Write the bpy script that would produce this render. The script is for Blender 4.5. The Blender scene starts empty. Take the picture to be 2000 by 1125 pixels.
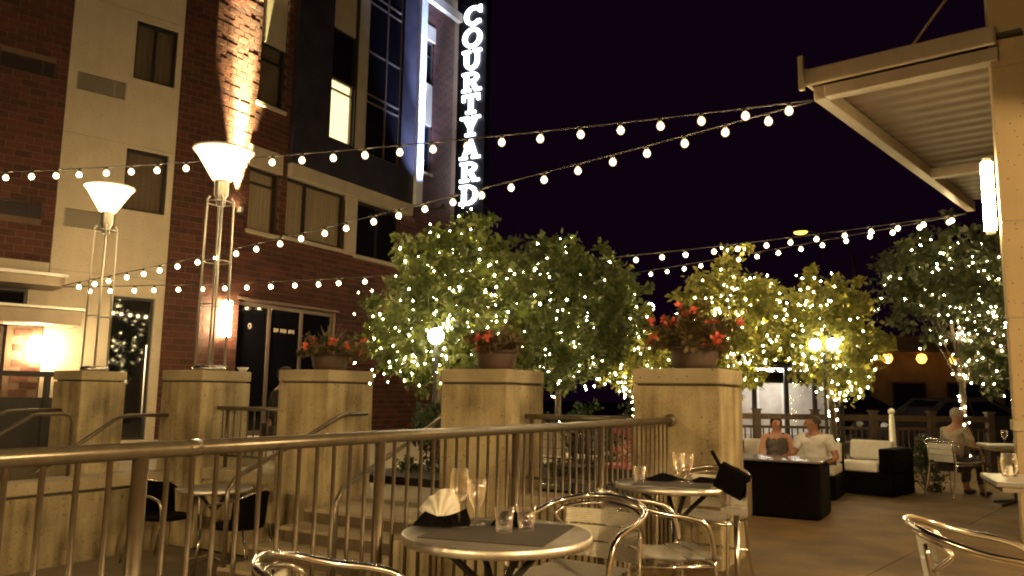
import bpy, bmesh, math, random
import numpy as np
from mathutils import Vector, Matrix

SC = bpy.context.scene
COL = SC.collection
random.seed(7)
RNG = np.random.default_rng(11)
PI = math.pi

# ------------------------------------------------------------------ camera
CAM_Z = 1.25
yaw, pitch, roll = math.radians(30), math.atan(210 / 1550), math.radians(0.9)
_f0 = Vector((-math.sin(yaw), math.cos(yaw), 0)); _r0 = Vector((math.cos(yaw), math.sin(yaw), 0)); _u0 = Vector((0, 0, 1))
_fw = _f0 * math.cos(pitch) + _u0 * math.sin(pitch); _up = -_f0 * math.sin(pitch) + _u0 * math.cos(pitch)
_R = _r0 * math.cos(roll) + _up * math.sin(roll); _U = _up * math.cos(roll) - _r0 * math.sin(roll)
cam_data = bpy.data.cameras.new('camera'); cam = bpy.data.objects.new('camera', cam_data); COL.objects.link(cam)
m = Matrix.Identity(4)
for i in range(3):
    m[i][0], m[i][1], m[i][2] = _R[i], _U[i], -_fw[i]
m[0][3], m[1][3], m[2][3] = 0, 0, CAM_Z
cam.matrix_world = m
cam_data.sensor_width = 36; cam_data.lens = 1550 / 2000 * 36
cam_data.clip_start = 0.05; cam_data.clip_end = 500
SC.camera = cam

# ------------------------------------------------------------------ world: night sky over a town
w = bpy.data.worlds.new('World'); SC.world = w; w.use_nodes = True
bg = w.node_tree.nodes['Background']; bg.inputs[0].default_value = (0.50, 0.12, 0.55, 1); bg.inputs[1].default_value = 0.0055

# ------------------------------------------------------------------ exposure and render settings
SC.view_settings.view_transform = 'Standard'; SC.view_settings.look = 'None'
SC.view_settings.exposure = 0.5; SC.view_settings.gamma = 1.0
cy = SC.cycles
cy.use_denoising = True
cy.max_bounces = 7; cy.diffuse_bounces = 3; cy.glossy_bounces = 4; cy.transmission_bounces = 7; cy.transparent_max_bounces = 24
cy.sample_clamp_indirect = 3.0; cy.sample_clamp_direct = 0.0
cy.caustics_reflective = False; cy.caustics_refractive = False
cy.use_light_tree = True
cy.filter_width = 2.0

# ------------------------------------------------------------------ materials
M = {}
def nodes(name):
    mt = bpy.data.materials.new(name); mt.use_nodes = True
    nt = mt.node_tree; b = nt.nodes['Principled BSDF']; M[name] = mt
    return mt, nt, b
def N(nt, t, **kw):
    n = nt.nodes.new(t)
    for k, v in kw.items(): setattr(n, k, v)
    return n
def plain(name, col, rough=.6, metal=0., noise=0.0, nscale=20., bump=0., spec=.5):
    mt, nt, b = nodes(name)
    b.inputs['Roughness'].default_value = rough; b.inputs['Metallic'].default_value = metal
    b.inputs['Specular IOR Level'].default_value = spec
    b.inputs['Base Color'].default_value = (*col, 1)
    if noise or bump:
        tc = N(nt, 'ShaderNodeTexCoord'); nz = N(nt, 'ShaderNodeTexNoise'); nz.inputs['Scale'].default_value = nscale; nz.inputs['Detail'].default_value = 5
        nt.links.new(tc.outputs['Object'], nz.inputs['Vector'])
        if noise:
            mr = N(nt, 'ShaderNodeMapRange'); mr.inputs[1].default_value = .3; mr.inputs[2].default_value = .7
            mr.inputs[3].default_value = 1 - noise; mr.inputs[4].default_value = 1 + noise
            nt.links.new(nz.outputs[0], mr.inputs[0])
            mx = N(nt, 'ShaderNodeMix', data_type='RGBA', blend_type='MULTIPLY'); mx.inputs[0].default_value = 1
            mx.inputs[6].default_value = (*col, 1); nt.links.new(mr.outputs[0], mx.inputs[7]); nt.links.new(mx.outputs[2], b.inputs['Base Color'])
        if bump:
            bp = N(nt, 'ShaderNodeBump'); bp.inputs['Strength'].default_value = bump; bp.inputs['Distance'].default_value = .01
            nt.links.new(nz.outputs[0], bp.inputs['Height']); nt.links.new(bp.outputs[0], b.inputs['Normal'])
    return mt
def concrete(name, col, dark, streak=1.0, rough=.85):
    """board-formed concrete: vertical streaks, blotches and pinholes in world space"""
    mt, nt, b = nodes(name); b.inputs['Roughness'].default_value = rough
    ge = N(nt, 'ShaderNodeNewGeometry')
    mp = N(nt, 'ShaderNodeMapping'); mp.inputs['Scale'].default_value = (7, 7, .45); nt.links.new(ge.outputs['Position'], mp.inputs[0])
    n1 = N(nt, 'ShaderNodeTexNoise'); n1.inputs['Scale'].default_value = 1.3; n1.inputs['Detail'].default_value = 6; nt.links.new(mp.outputs[0], n1.inputs['Vector'])
    n2 = N(nt, 'ShaderNodeTexNoise'); n2.inputs['Scale'].default_value = 2.4; n2.inputs['Detail'].default_value = 7; nt.links.new(ge.outputs['Position'], n2.inputs['Vector'])
    n3 = N(nt, 'ShaderNodeTexNoise'); n3.inputs['Scale'].default_value = 60; n3.inputs['Detail'].default_value = 4; nt.links.new(ge.outputs['Position'], n3.inputs['Vector'])
    ad = N(nt, 'ShaderNodeMath', operation='MULTIPLY_ADD'); ad.inputs[1].default_value = streak; nt.links.new(n1.outputs[0], ad.inputs[0]); nt.links.new(n2.outputs[0], ad.inputs[2])
    a2 = N(nt, 'ShaderNodeMath', operation='MULTIPLY_ADD'); a2.inputs[1].default_value = .35; nt.links.new(n3.outputs[0], a2.inputs[0]); nt.links.new(ad.outputs[0], a2.inputs[2])
    mid = .5 * (1 + streak + .35)
    mr = N(nt, 'ShaderNodeMapRange'); mr.inputs[1].default_value = mid - .32; mr.inputs[2].default_value = mid + .28; nt.links.new(a2.outputs[0], mr.inputs[0])
    mx = N(nt, 'ShaderNodeMix', data_type='RGBA'); mx.inputs[6].default_value = (*dark, 1); mx.inputs[7].default_value = (*col, 1)
    nt.links.new(mr.outputs[0], mx.inputs[0]); nt.links.new(mx.outputs[2], b.inputs['Base Color'])
    vo = N(nt, 'ShaderNodeTexVoronoi'); vo.inputs['Scale'].default_value = 16; nt.links.new(ge.outputs['Position'], vo.inputs['Vector'])
    pt = N(nt, 'ShaderNodeMapRange'); pt.inputs[1].default_value = .10; pt.inputs[2].default_value = .16; pt.inputs[3].default_value = .45; nt.links.new(vo.outputs['Distance'], pt.inputs[0])
    pm = N(nt, 'ShaderNodeMix', data_type='RGBA', blend_type='MULTIPLY'); pm.inputs[0].default_value = 1; nt.links.new(mx.outputs[2], pm.inputs[6]); nt.links.new(pt.outputs[0], pm.inputs[7]); nt.links.new(pm.outputs[2], b.inputs['Base Color'])
    hm = N(nt, 'ShaderNodeMath', operation='MULTIPLY'); nt.links.new(a2.outputs[0], hm.inputs[0]); nt.links.new(pt.outputs[0], hm.inputs[1])
    bp = N(nt, 'ShaderNodeBump'); bp.inputs['Strength'].default_value = .5; bp.inputs['Distance'].default_value = .012
    nt.links.new(hm.outputs[0], bp.inputs['Height']); nt.links.new(bp.outputs[0], b.inputs['Normal'])
    return mt
def emit(name, col, strength, sampled=True):
    mt = bpy.data.materials.new(name); mt.use_nodes = True; nt = mt.node_tree; nt.nodes.clear()
    e = nt.nodes.new('ShaderNodeEmission'); o = nt.nodes.new('ShaderNodeOutputMaterial')
    e.inputs[0].default_value = (*col, 1); e.inputs[1].default_value = strength; nt.links.new(e.outputs[0], o.inputs[0]); M[name] = mt
    return mt
def varied(name, col, hue=.02, val=.35, rough=.8, sat=.2, bump=.4):
    """colour that differs from object to object (bricks, slabs)"""
    mt, nt, b = nodes(name); b.inputs['Roughness'].default_value = rough
    oi = N(nt, 'ShaderNodeObjectInfo'); ge = N(nt, 'ShaderNodeNewGeometry')
    nz = N(nt, 'ShaderNodeTexNoise'); nz.inputs['Scale'].default_value = 1.7; nt.links.new(ge.outputs['Position'], nz.inputs['Vector'])
    nf = N(nt, 'ShaderNodeTexNoise'); nf.inputs['Scale'].default_value = 35; nf.inputs['Detail'].default_value = 4; nt.links.new(ge.outputs['Position'], nf.inputs['Vector'])
    s = N(nt, 'ShaderNodeMath', operation='ADD'); nt.links.new(ge.outputs['Random Per Island'], s.inputs[0]); nt.links.new(oi.outputs['Random'], s.inputs[1])
    fr = N(nt, 'ShaderNodeMath', operation='FRACT'); nt.links.new(s.outputs[0], fr.inputs[0])
    mr = N(nt, 'ShaderNodeMapRange'); mr.inputs[3].default_value = 1 - val; mr.inputs[4].default_value = 1 + val; nt.links.new(fr.outputs[0], mr.inputs[0])
    m2 = N(nt, 'ShaderNodeMapRange'); m2.inputs[1].default_value = .3; m2.inputs[2].default_value = .7; m2.inputs[3].default_value = .75; m2.inputs[4].default_value = 1.25; nt.links.new(nf.outputs[0], m2.inputs[0])
    mm = N(nt, 'ShaderNodeMath', operation='MULTIPLY'); nt.links.new(mr.outputs[0], mm.inputs[0]); nt.links.new(m2.outputs[0], mm.inputs[1])
    hs = N(nt, 'ShaderNodeHueSaturation'); hs.inputs['Color'].default_value = (*col, 1)
    h = N(nt, 'ShaderNodeMapRange'); h.inputs[3].default_value = .5 - hue; h.inputs[4].default_value = .5 + hue; nt.links.new(nz.outputs[0], h.inputs[0])
    nt.links.new(h.outputs[0], hs.inputs['Hue']); nt.links.new(mm.outputs[0], hs.inputs['Value']); nt.links.new(hs.outputs[0], b.inputs['Base Color'])
    bp = N(nt, 'ShaderNodeBump'); bp.inputs['Strength'].default_value = bump; bp.inputs['Distance'].default_value = .01
    nt.links.new(nf.outputs[0], bp.inputs['Height']); nt.links.new(bp.outputs[0], b.inputs['Normal'])
    return mt
def leaf_mat(name, c1, c2, trans=.45):
    mt = bpy.data.materials.new(name); mt.use_nodes = True; nt = mt.node_tree; nt.nodes.clear(); M[name] = mt
    ge = N(nt, 'ShaderNodeNewGeometry'); mx = N(nt, 'ShaderNodeMix', data_type='RGBA'); mx.inputs[6].default_value = (*c1, 1); mx.inputs[7].default_value = (*c2, 1)
    nt.links.new(ge.outputs['Random Per Island'], mx.inputs[0])
    d = N(nt, 'ShaderNodeBsdfPrincipled'); d.inputs['Roughness'].default_value = .5; t = N(nt, 'ShaderNodeBsdfTranslucent')
    nt.links.new(mx.outputs[2], d.inputs['Base Color']); nt.links.new(mx.outputs[2], t.inputs[0])
    ms = N(nt, 'ShaderNodeMixShader'); ms.inputs[0].default_value = trans; nt.links.new(d.outputs[0], ms.inputs[1]); nt.links.new(t.outputs[0], ms.inputs[2])
    o = N(nt, 'ShaderNodeOutputMaterial'); nt.links.new(ms.outputs[0], o.inputs[0])
    return mt
def thin_glass(name, tint=(.9, .9, .9), refl=1.45, base=0.0, power=3.5, rough=.03):
    mt = bpy.data.materials.new(name); mt.use_nodes = True; nt = mt.node_tree; nt.nodes.clear(); M[name] = mt
    t = N(nt, 'ShaderNodeBsdfTransparent'); t.inputs[0].default_value = (*tint, 1)
    g = N(nt, 'ShaderNodeBsdfGlossy'); g.inputs['Roughness'].default_value = rough
    fr = N(nt, 'ShaderNodeLayerWeight'); fr.inputs[0].default_value = .5
    pw_ = N(nt, 'ShaderNodeMath', operation='POWER'); pw_.inputs[1].default_value = power; nt.links.new(fr.outputs['Facing'], pw_.inputs[0])
    ad = N(nt, 'ShaderNodeMath', operation='ADD'); ad.inputs[1].default_value = base; ad.use_clamp = True; nt.links.new(pw_.outputs[0], ad.inputs[0])
    ms = N(nt, 'ShaderNodeMixShader'); nt.links.new(ad.outputs[0], ms.inputs[0]); nt.links.new(t.outputs[0], ms.inputs[1]); nt.links.new(g.outputs[0], ms.inputs[2])
    o = N(nt, 'ShaderNodeOutputMaterial'); nt.links.new(ms.outputs[0], o.inputs[0])
    return mt

def haloed(name, col, strength, clear):
    """light shell with a halo put in: glows a little and lets the filament's light through"""
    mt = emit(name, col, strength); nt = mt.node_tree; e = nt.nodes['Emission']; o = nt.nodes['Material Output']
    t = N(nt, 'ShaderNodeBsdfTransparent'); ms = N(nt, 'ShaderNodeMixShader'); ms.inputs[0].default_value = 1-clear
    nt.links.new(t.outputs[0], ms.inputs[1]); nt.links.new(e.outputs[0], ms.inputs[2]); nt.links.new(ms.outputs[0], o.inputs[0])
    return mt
WARM = (1.0, .74, .40); BULBC = (1.0, .80, .50)
concrete('concrete', (.49, .405, .235), (.125, .092, .045))
concrete('cap_concrete', (.46, .385, .245), (.22, .18, .105), streak=.3)
concrete('floor_concrete', (.205, .125, .040), (.056, .032, .010), streak=.1, rough=.75)
concrete('joint', (.07, .06, .05), (.05, .04, .03))
concrete('lower_floor', (.28, .23, .15), (.17, .14, .09), streak=.1)
concrete('stucco', (.55, .475, .35), (.45, .38, .275), streak=.35)
concrete('masonry', (.38, .285, .155), (.30, .222, .118), streak=.35)
concrete('shaded_riser', (.14, .105, .06), (.08, .06, .034))  # step front colour with its shade put in
plain('asphalt', (.045, .042, .045), .8, noise=.3, nscale=3)
plain('rail_paint', (.145, .122, .088), .28, .45, noise=.18, nscale=25)
plain('rail_shaded', (.085, .062, .036), .38, .3, noise=.2)  # rail paint again, with shade put into the colour for posts and balusters
plain('aluminium', (.86, .83, .77), .17, 1.0, noise=.06, nscale=40)
plain('brushed', (.82, .79, .72), .42, 1.0, noise=.1, nscale=60)
plain('steel', (.62, .60, .57), .25, 1.0, noise=.1)
plain('dark_metal', (.022, .019, .017), .6, .2)
plain('slat_metal', (.80, .76, .66), .40, .55, noise=.08, nscale=60)
plain('laminate', (.23, .215, .19), .28, .0, noise=.1, nscale=60)
plain('placemat', (.06, .05, .042), .8, noise=.2, nscale=180, bump=.2)
plain('black_cloth', (.004, .0035, .004), .95, spec=.04)
plain('white_cloth', (.78, .74, .66), .9, noise=.06, nscale=30)
mt, nt, b = nodes('wicker'); b.inputs['Roughness'].default_value = .7; b.inputs['Specular IOR Level'].default_value = .08
tc = N(nt, 'ShaderNodeTexCoord'); hts = []
for ax in ('Z', 'DIAGONAL'):
    wv = N(nt, 'ShaderNodeTexWave'); wv.bands_direction = ax; wv.inputs['Scale'].default_value = 38 if ax == 'Z' else 30; wv.inputs['Distortion'].default_value = .6; nt.links.new(tc.outputs['Object'], wv.inputs['Vector']); hts.append(wv)
wm_ = N(nt, 'ShaderNodeMath', operation='MULTIPLY'); nt.links.new(hts[0].outputs[1], wm_.inputs[0]); nt.links.new(hts[1].outputs[1], wm_.inputs[1])
wc = N(nt, 'ShaderNodeMix', data_type='RGBA'); wc.inputs[6].default_value = (.0015,.0008,.0007,1); wc.inputs[7].default_value = (.0075,.0035,.0025,1); nt.links.new(wm_.outputs[0], wc.inputs[0]); nt.links.new(wc.outputs[2], b.inputs['Base Color'])
bp_ = N(nt, 'ShaderNodeBump'); bp_.inputs['Strength'].default_value = .8; bp_.inputs['Distance'].default_value = .01; nt.links.new(wm_.outputs[0], bp_.inputs['Height']); nt.links.new(bp_.outputs[0], b.inputs['Normal'])
plain('cushion', (.74, .70, .62), .9, noise=.08, nscale=12, bump=.2)
plain('table_glass', (.16, .14, .12), .12, .0)
varied('brick', (.068, .019, .0105), val=.36)
plain('mortar', (.13, .082, .052), .9, noise=.2, nscale=30)
plain('metal_panel', (.045, .04, .05), .42, .4, noise=.25, nscale=2)
plain('frame_dark', (.03, .026, .024), .45, .3)
plain('frame_bronze', (.17, .125, .10), .4, .3, noise=.1)
plain('fin_panel', (.80, .82, .88), .45, .2, noise=.12, nscale=3)
plain('panel_beige', (.40, .34, .25), .7, noise=.08, nscale=3)
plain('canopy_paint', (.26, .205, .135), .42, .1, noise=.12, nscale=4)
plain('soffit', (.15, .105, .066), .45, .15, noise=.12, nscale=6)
plain('dark_glass', (.006, .006, .008), .04, .0, spec=.7)
plain('dim_curtain', (.22, .18, .13), .9, noise=.1)
plain('sheer_curtain', (.50, .43, .32), .9, noise=.1)
plain('room_dark', (.02, .015, .012), .9)
plain('grille', (.30, .26, .20), .6, .2)
plain('dark_grille', (.03, .018, .016), .6)
plain('sign_box', (.012, .012, .016), .4, .2)
plain('white_paint', (.78, .76, .70), .5)
plain('terracotta', (.055, .032, .022), .7, noise=.3, nscale=10, bump=.2)
plain('soil', (.02, .014, .01), .95)
plain('bark', (.075, .055, .038), .9, noise=.4, nscale=30, bump=.6)
plain('flower_red', (.60, .10, .055), .6, noise=.3, nscale=60)
plain('spike_leaf', (.10, .07, .025), .5, noise=.3)
plain('skin', (.36, .17, .10), .5, noise=.06, nscale=14)
plain('skin_pale', (.42, .215, .135), .5, noise=.06, nscale=14)
plain('hair_brown', (.045, .028, .018), .6, noise=.4, nscale=60, bump=.5)
plain('hair_black', (.008, .006, .005), .9, noise=.4, nscale=60, bump=.5)
plain('hair_grey', (.28, .25, .21), .6, noise=.4, nscale=60, bump=.5)
plain('tee_white', (.80, .77, .72), .85, noise=.06, nscale=10, bump=.25)
plain('top_grey', (.09, .075, .065), .85, noise=.3, nscale=25, bump=.3)
plain('shirt_olive', (.33, .28, .20), .85, noise=.15, nscale=14, bump=.3)
plain('jacket_black', (.012, .01, .011), .8)
plain('trousers', (.05, .045, .05), .85, noise=.2)
plain('eye', (.01, .008, .008), .2)
plain('lip', (.35, .12, .09), .5)
plain('shoe', (.03, .022, .018), .5)
plain('car_dark', (.012, .011, .014), .2, .3)
plain('car_silver', (.10, .095, .10), .25, .6)
plain('tyre', (.01, .01, .01), .8)
plain('wood_fence', (.05, .028, .017), .7, noise=.3, nscale=12, bump=.3)
plain('far_wall', (.12, .075, .04), .85, noise=.3, nscale=2)
plain('awning', (.16, .08, .035), .8, noise=.2)
plain('shelter_wall', (.55, .52, .50), .7, noise=.15, nscale=4)
plain('orange_wall', (.45, .12, .04), .8)
plain('cream_wall', (.55, .47, .30), .8)
plain('pink_weave', (.40, .10, .09), .7, noise=.2)
plain('water', (.6, .5, .3), .05)
plain('lettering', (.75, .62, .52), .6)
leaf_mat('leaf_green', (.038, .058, .010), (.105, .118, .020))
leaf_mat('leaf_mid', (.030, .046, .010), (.085, .098, .020))
leaf_mat('leaf_yellow', (.10, .11, .018), (.22, .20, .03))
leaf_mat('leaf_dark', (.028, .038, .012), (.07, .075, .024))
leaf_mat('leaf_shrub', (.018, .034, .010), (.05, .07, .02))
leaf_mat('leaf_pot', (.05, .05, .016), (.16, .11, .04))
thin_glass('window_glass', (.90, .88, .85), 1.6, .04)
mt = bpy.data.materials.new('drink_glass'); mt.use_nodes = True; nt = mt.node_tree; nt.nodes.clear(); M['drink_glass'] = mt
t_ = N(nt, 'ShaderNodeBsdfTransparent'); t_.inputs[0].default_value = (.96,.955,.94,1); g_ = N(nt, 'ShaderNodeBsdfGlossy'); g_.inputs['Roughness'].default_value = .06
lw = N(nt, 'ShaderNodeLayerWeight'); lw.inputs[0].default_value = .5; mr_ = N(nt, 'ShaderNodeMapRange'); mr_.inputs[3].default_value = .06; mr_.inputs[4].default_value = .7; nt.links.new(lw.outputs['Facing'], mr_.inputs[0]); nt.links.new(mr_.outputs[0], g_.inputs[0])
as_ = N(nt, 'ShaderNodeAddShader'); nt.links.new(t_.outputs[0], as_.inputs[0]); nt.links.new(g_.outputs[0], as_.inputs[1]); o_ = N(nt, 'ShaderNodeOutputMaterial'); nt.links.new(as_.outputs[0], o_.inputs[0])
emit('bulb_glow', (1.0, .70, .34), 330)
haloed('bulb_halo_glass', (1.0, .68, .32), 2.2, .45)  # bulb shell glows faintly to draw a warm halo round the core
haloed('fairy_halo', (1.0, .66, .22), .6, .5)  # halo of the tiny lights, put in as a faintly glowing shell
emit('fairy_glow', (1.0, .78, .34), 360)
mt = bpy.data.materials.new('lamp_bowl'); mt.use_nodes = True; nt = mt.node_tree; nt.nodes.clear(); M['lamp_bowl'] = mt       # opal glass lit from inside
tl_ = N(nt, 'ShaderNodeBsdfTranslucent'); tl_.inputs[0].default_value = (.9,.82,.66,1); em_ = N(nt, 'ShaderNodeEmission'); em_.inputs[0].default_value = (1,.76,.42,1); em_.inputs[1].default_value = 1.1
ad_ = N(nt, 'ShaderNodeAddShader'); nt.links.new(tl_.outputs[0], ad_.inputs[0]); nt.links.new(em_.outputs[0], ad_.inputs[1]); o_ = N(nt, 'ShaderNodeOutputMaterial'); nt.links.new(ad_.outputs[0], o_.inputs[0])
emit('lamp_core', (1.0, .74, .40), 260)
emit('patio_fill_glow', (1.0, .69, .32), 820)  # for the fill sconces added on the side wall
emit('court_fill_glow', (1.0, .69, .31), 760)  # for the fill sconces added on the rear wall
emit('sconce_glow', (1.0, .74, .38), 130)
emit('letter_glow', (.82, .89, 1.0), 4)
emit('window_lit', (1.0, .84, .42), 1.9)
emit('street_orange', (1.0, .43, .07), 3.4)
emit('street_white', (1.0, .90, .70), 28)
emit('ceiling_glow', (1.0, .94, .82), 20)
emit('neon_purple', (.30, .08, 1.0), 1.6)
emit('neon_blue', (.15, .35, 1.0), 3)
emit('interior_glow', (1.0, .72, .38), 2.2)

# ------------------------------------------------------------------ mesh helpers
class MB:
    def __init__(s): s.v = []; s.f = []
    def add(s, vs, fs):
        o = len(s.v); s.v.extend([tuple(p) for p in vs]); s.f.extend([tuple(i + o for i in f) for f in fs]); return s
    def box(s, c, d, rz=0., mat=None):
        x, y, z = d[0] / 2, d[1] / 2, d[2] / 2
        ps = [Vector(p) for p in ((-x,-y,-z),(x,-y,-z),(x,y,-z),(-x,y,-z),(-x,-y,z),(x,-y,z),(x,y,z),(-x,y,z))]
        if rz: r = Matrix.Rotation(rz, 3, 'Z'); ps = [r @ p for p in ps]
        if mat: ps = [mat @ p for p in ps]
        c = Vector(c)
        return s.add([p + c for p in ps], [(0,3,2,1),(4,5,6,7),(0,1,5,4),(1,2,6,5),(2,3,7,6),(3,0,4,7)])
    def span(s, x0, x1, y0, y1, z0, z1):
        return s.box(((x0+x1)/2, (y0+y1)/2, (z0+z1)/2), (abs(x1-x0), abs(y1-y0), abs(z1-z0)))
    def tube(s, pts, r, n=8, closed=False, caps=True):
        pts = [Vector(p) for p in pts]; k = len(pts); rs = r if isinstance(r, (list, tuple)) else [r] * k
        rings = []; prev = None
        for i, p in enumerate(pts):
            a = pts[i-1] if (i or closed) else pts[0]; b = pts[(i+1) % k] if (i < k-1 or closed) else pts[-1]
            t = (b - a).normalized()
            if prev is None:
                u = t.orthogonal().normalized()
            else:
                u = (prev - t * prev.dot(t))
                u = u.normalized() if u.length > 1e-6 else t.orthogonal().normalized()
            prev = u; v = t.cross(u); o = len(s.v)
            for j in range(n):
                a_ = 2*PI*j/n; s.v.append(tuple(p + (u*math.cos(a_) + v*math.sin(a_)) * rs[i]))
            rings.append(o)
        for i in range(k if closed else k-1):
            A, B = rings[i], rings[(i+1) % k]
            for j in range(n): s.f.append((A+j, A+(j+1) % n, B+(j+1) % n, B+j))
        if caps and not closed:
            s.f.append(tuple(rings[0]+j for j in reversed(range(n)))); s.f.append(tuple(rings[-1]+j for j in range(n)))
        return s
    def lathe(s, prof, c=(0,0,0), n=16, sq=1.0):
        c = Vector(c); o = len(s.v)
        for r, z in prof:
            for j in range(n):
                a = 2*PI*j/n; s.v.append((c.x + r*math.cos(a), c.y + r*math.sin(a)*sq, c.z + z))
        for i in range(len(prof)-1):
            for j in range(n): s.f.append((o+i*n+j, o+i*n+(j+1) % n, o+(i+1)*n+(j+1) % n, o+(i+1)*n+j))
        if prof[0][0] > 1e-4: s.f.append(tuple(o+j for j in reversed(range(n))))
        if prof[-1][0] > 1e-4: s.f.append(tuple(o+(len(prof)-1)*n+j for j in range(n)))
        return s
    def ball(s, c, r, n=8, k=5):
        rx = r if isinstance(r, (tuple, list)) else (r, r, r); o = len(s.v); c = Vector(c)
        s.v.append((c.x, c.y, c.z-rx[2]))
        for i in range(1, k):
            a = -PI/2 + PI*i/k
            for j in range(n): s.v.append((c.x+rx[0]*math.cos(a)*math.cos(2*PI*j/n), c.y+rx[1]*math.cos(a)*math.sin(2*PI*j/n), c.z+rx[2]*math.sin(a)))
        s.v.append((c.x, c.y, c.z+rx[2])); e = len(s.v)-1
        for j in range(n): s.f.append((o, o+1+(j+1) % n, o+1+j)); s.f.append((e, e-n+j, e-n+(j+1) % n))
        for i in range(k-2):
            for j in range(n): a = o+1+i*n; s.f.append((a+j, a+(j+1) % n, a+n+(j+1) % n, a+n+j))
        return s
    def prism(s, poly, z0, z1):
        n = len(poly); o = len(s.v)
        s.v.extend([(x, y, z0) for x, y in poly] + [(x, y, z1) for x, y in poly])
        s.f.append(tuple(o+i for i in reversed(range(n)))); s.f.append(tuple(o+n+i for i in range(n)))
        for i in range(n): s.f.append((o+i, o+(i+1) % n, o+n+(i+1) % n, o+n+i))
        return s
    def mesh(s, name, mat=None, smooth=False):
        me = bpy.data.meshes.new(name); me.from_pydata(s.v, [], s.f); me.update()
        if mat: me.materials.append(M[mat] if isinstance(mat, str) else mat)
        if smooth: me.shade_smooth() if hasattr(me, 'shade_smooth') else None
        return me
    def build(s, name, mat, parent=None, smooth=False, bevel=0.):
        return link(name, s.mesh(name, mat, smooth), parent, bevel=bevel)
def link(name, me, parent=None, loc=None, rot=None, bevel=0.):
    o = bpy.data.objects.new(name, me); COL.objects.link(o)
    if parent: o.parent = parent
    if loc is not None: o.location = loc
    if rot is not None: o.rotation_euler = rot
    if bevel:
        b = o.modifiers.new('bevel', 'BEVEL'); b.width = bevel; b.segments = 2; b.limit_method = 'ANGLE'
    return o
def tag(o, label=None, cat=None, group=None, kind=None):
    if label: o['label'] = label
    if cat: o['category'] = cat
    if group: o['group'] = group
    if kind: o['kind'] = kind
    return o
def thing(name, label, cat, loc=(0,0,0), rz=0., group=None):
    o = bpy.data.objects.new(name, None); COL.objects.link(o); o.location = loc; o.rotation_euler = (0, 0, rz); o.empty_display_size = .1
    return tag(o, label, cat, group)
def copy_tree(o, parent=None):
    c = o.copy(); COL.objects.link(c)
    if parent: c.parent = parent
    for ch in list(o.children): copy_tree(ch, c)
    return c
def sharp_smooth(o):
    me = o.data; me.polygons.foreach_set('use_smooth', [True] * len(me.polygons)); return o
def arc(c, r, a0, a1, n, z=None, plane='xy'):
    return [(c[0] + r*math.cos(a0+(a1-a0)*i/n), c[1] + r*math.sin(a0+(a1-a0)*i/n)) for i in range(n+1)]
def smooth_path(pts, n=6):
    """Catmull-Rom through the points"""
    P = [Vector(p) for p in pts]; P = [P[0]*2-P[1]] + P + [P[-1]*2-P[-2]]; out = []
    for i in range(1, len(P)-2):
        a, b, c, d = P[i-1], P[i], P[i+1], P[i+2]
        for k in range(n):
            t = k/n; out.append(.5*((2*b)+(c-a)*t+(2*a-5*b+4*c-d)*t*t+(3*b-a-3*c+d)*t**3))
    out.append(P[-2]); return out

# ================================================================== SETTING
def structure(name, mb, mat, label=None, **k):
    o = mb.build(name, mat, **k); o['kind'] = 'structure'
    if label: o['label'] = label
    return o
ZL, ZT = -.45, .20           # lower court, upper terrace (the camera's patio is 0)
structure('ground', MB().add([(-150,-60,-.52),(150,-60,-.52),(150,250,-.52),(-150,250,-.52)], [(0,1,2,3)]), 'asphalt')
structure('lower_court', MB().span(-7.75, -2.16, -6, 6.0, -.515, ZL), 'lower_floor')
structure('terrace', MB().span(-24, -2.8, 6.42, 27, -.515, ZT), 'lower_floor')
structure('road', MB().span(-2.79, 60, 22.6, 60, -.515, -.06), 'asphalt')
structure('pavement', MB().span(-2.79, 60, 17.81, 22.59, -.515, -.012), 'cap_concrete')
patio = structure('patio', MB().span(-2.15, 9, -6, 17.8, -.515, -.006).span(-2.795, -2.151, 6.73, 17.8, -.515, -.006), 'joint')
def clip(poly, a, b, c):
    out = []
    for i in range(len(poly)):
        p, q = poly[i], poly[(i+1) % len(poly)]; dp = a*p[0]+b*p[1]-c; dq = a*q[0]+b*q[1]-c
        if dp <= 0: out.append(p)
        if dp*dq < 0: t = dp/(dp-dq); out.append((p[0]+(q[0]-p[0])*t, p[1]+(q[1]-p[1])*t))
    return out
ang = math.radians(11); ca, sa = math.cos(ang), math.sin(ang)
for i in range(-2, 4):                               # paving slabs set a little askew to the railing
    for j in range(-3, 7):
        u0, u1 = i*2.6+.006-1.95, (i+1)*2.6-.006-1.95; v0, v1 = j*3.0+.006-.7, (j+1)*3.0-.006-.7
        poly = [(u*ca+v*sa, -u*sa+v*ca) for u, v in ((u0,v0),(u1,v0),(u1,v1),(u0,v1))]
        lim = [(-1,0,2.15),(1,0,9),(0,-1,6),(0,1,17.8)]
        for a, b, c in lim: poly = clip(poly, a, b, c) if poly else poly
        if len(poly) > 2: MB().prism(poly, -.005, 0).build('paving_slab', 'floor_concrete', patio)
MB().span(-2.79, -2.157, 6.735, 17.8, -.005, 0).build('paving_slab', 'floor_concrete', patio)

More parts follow.
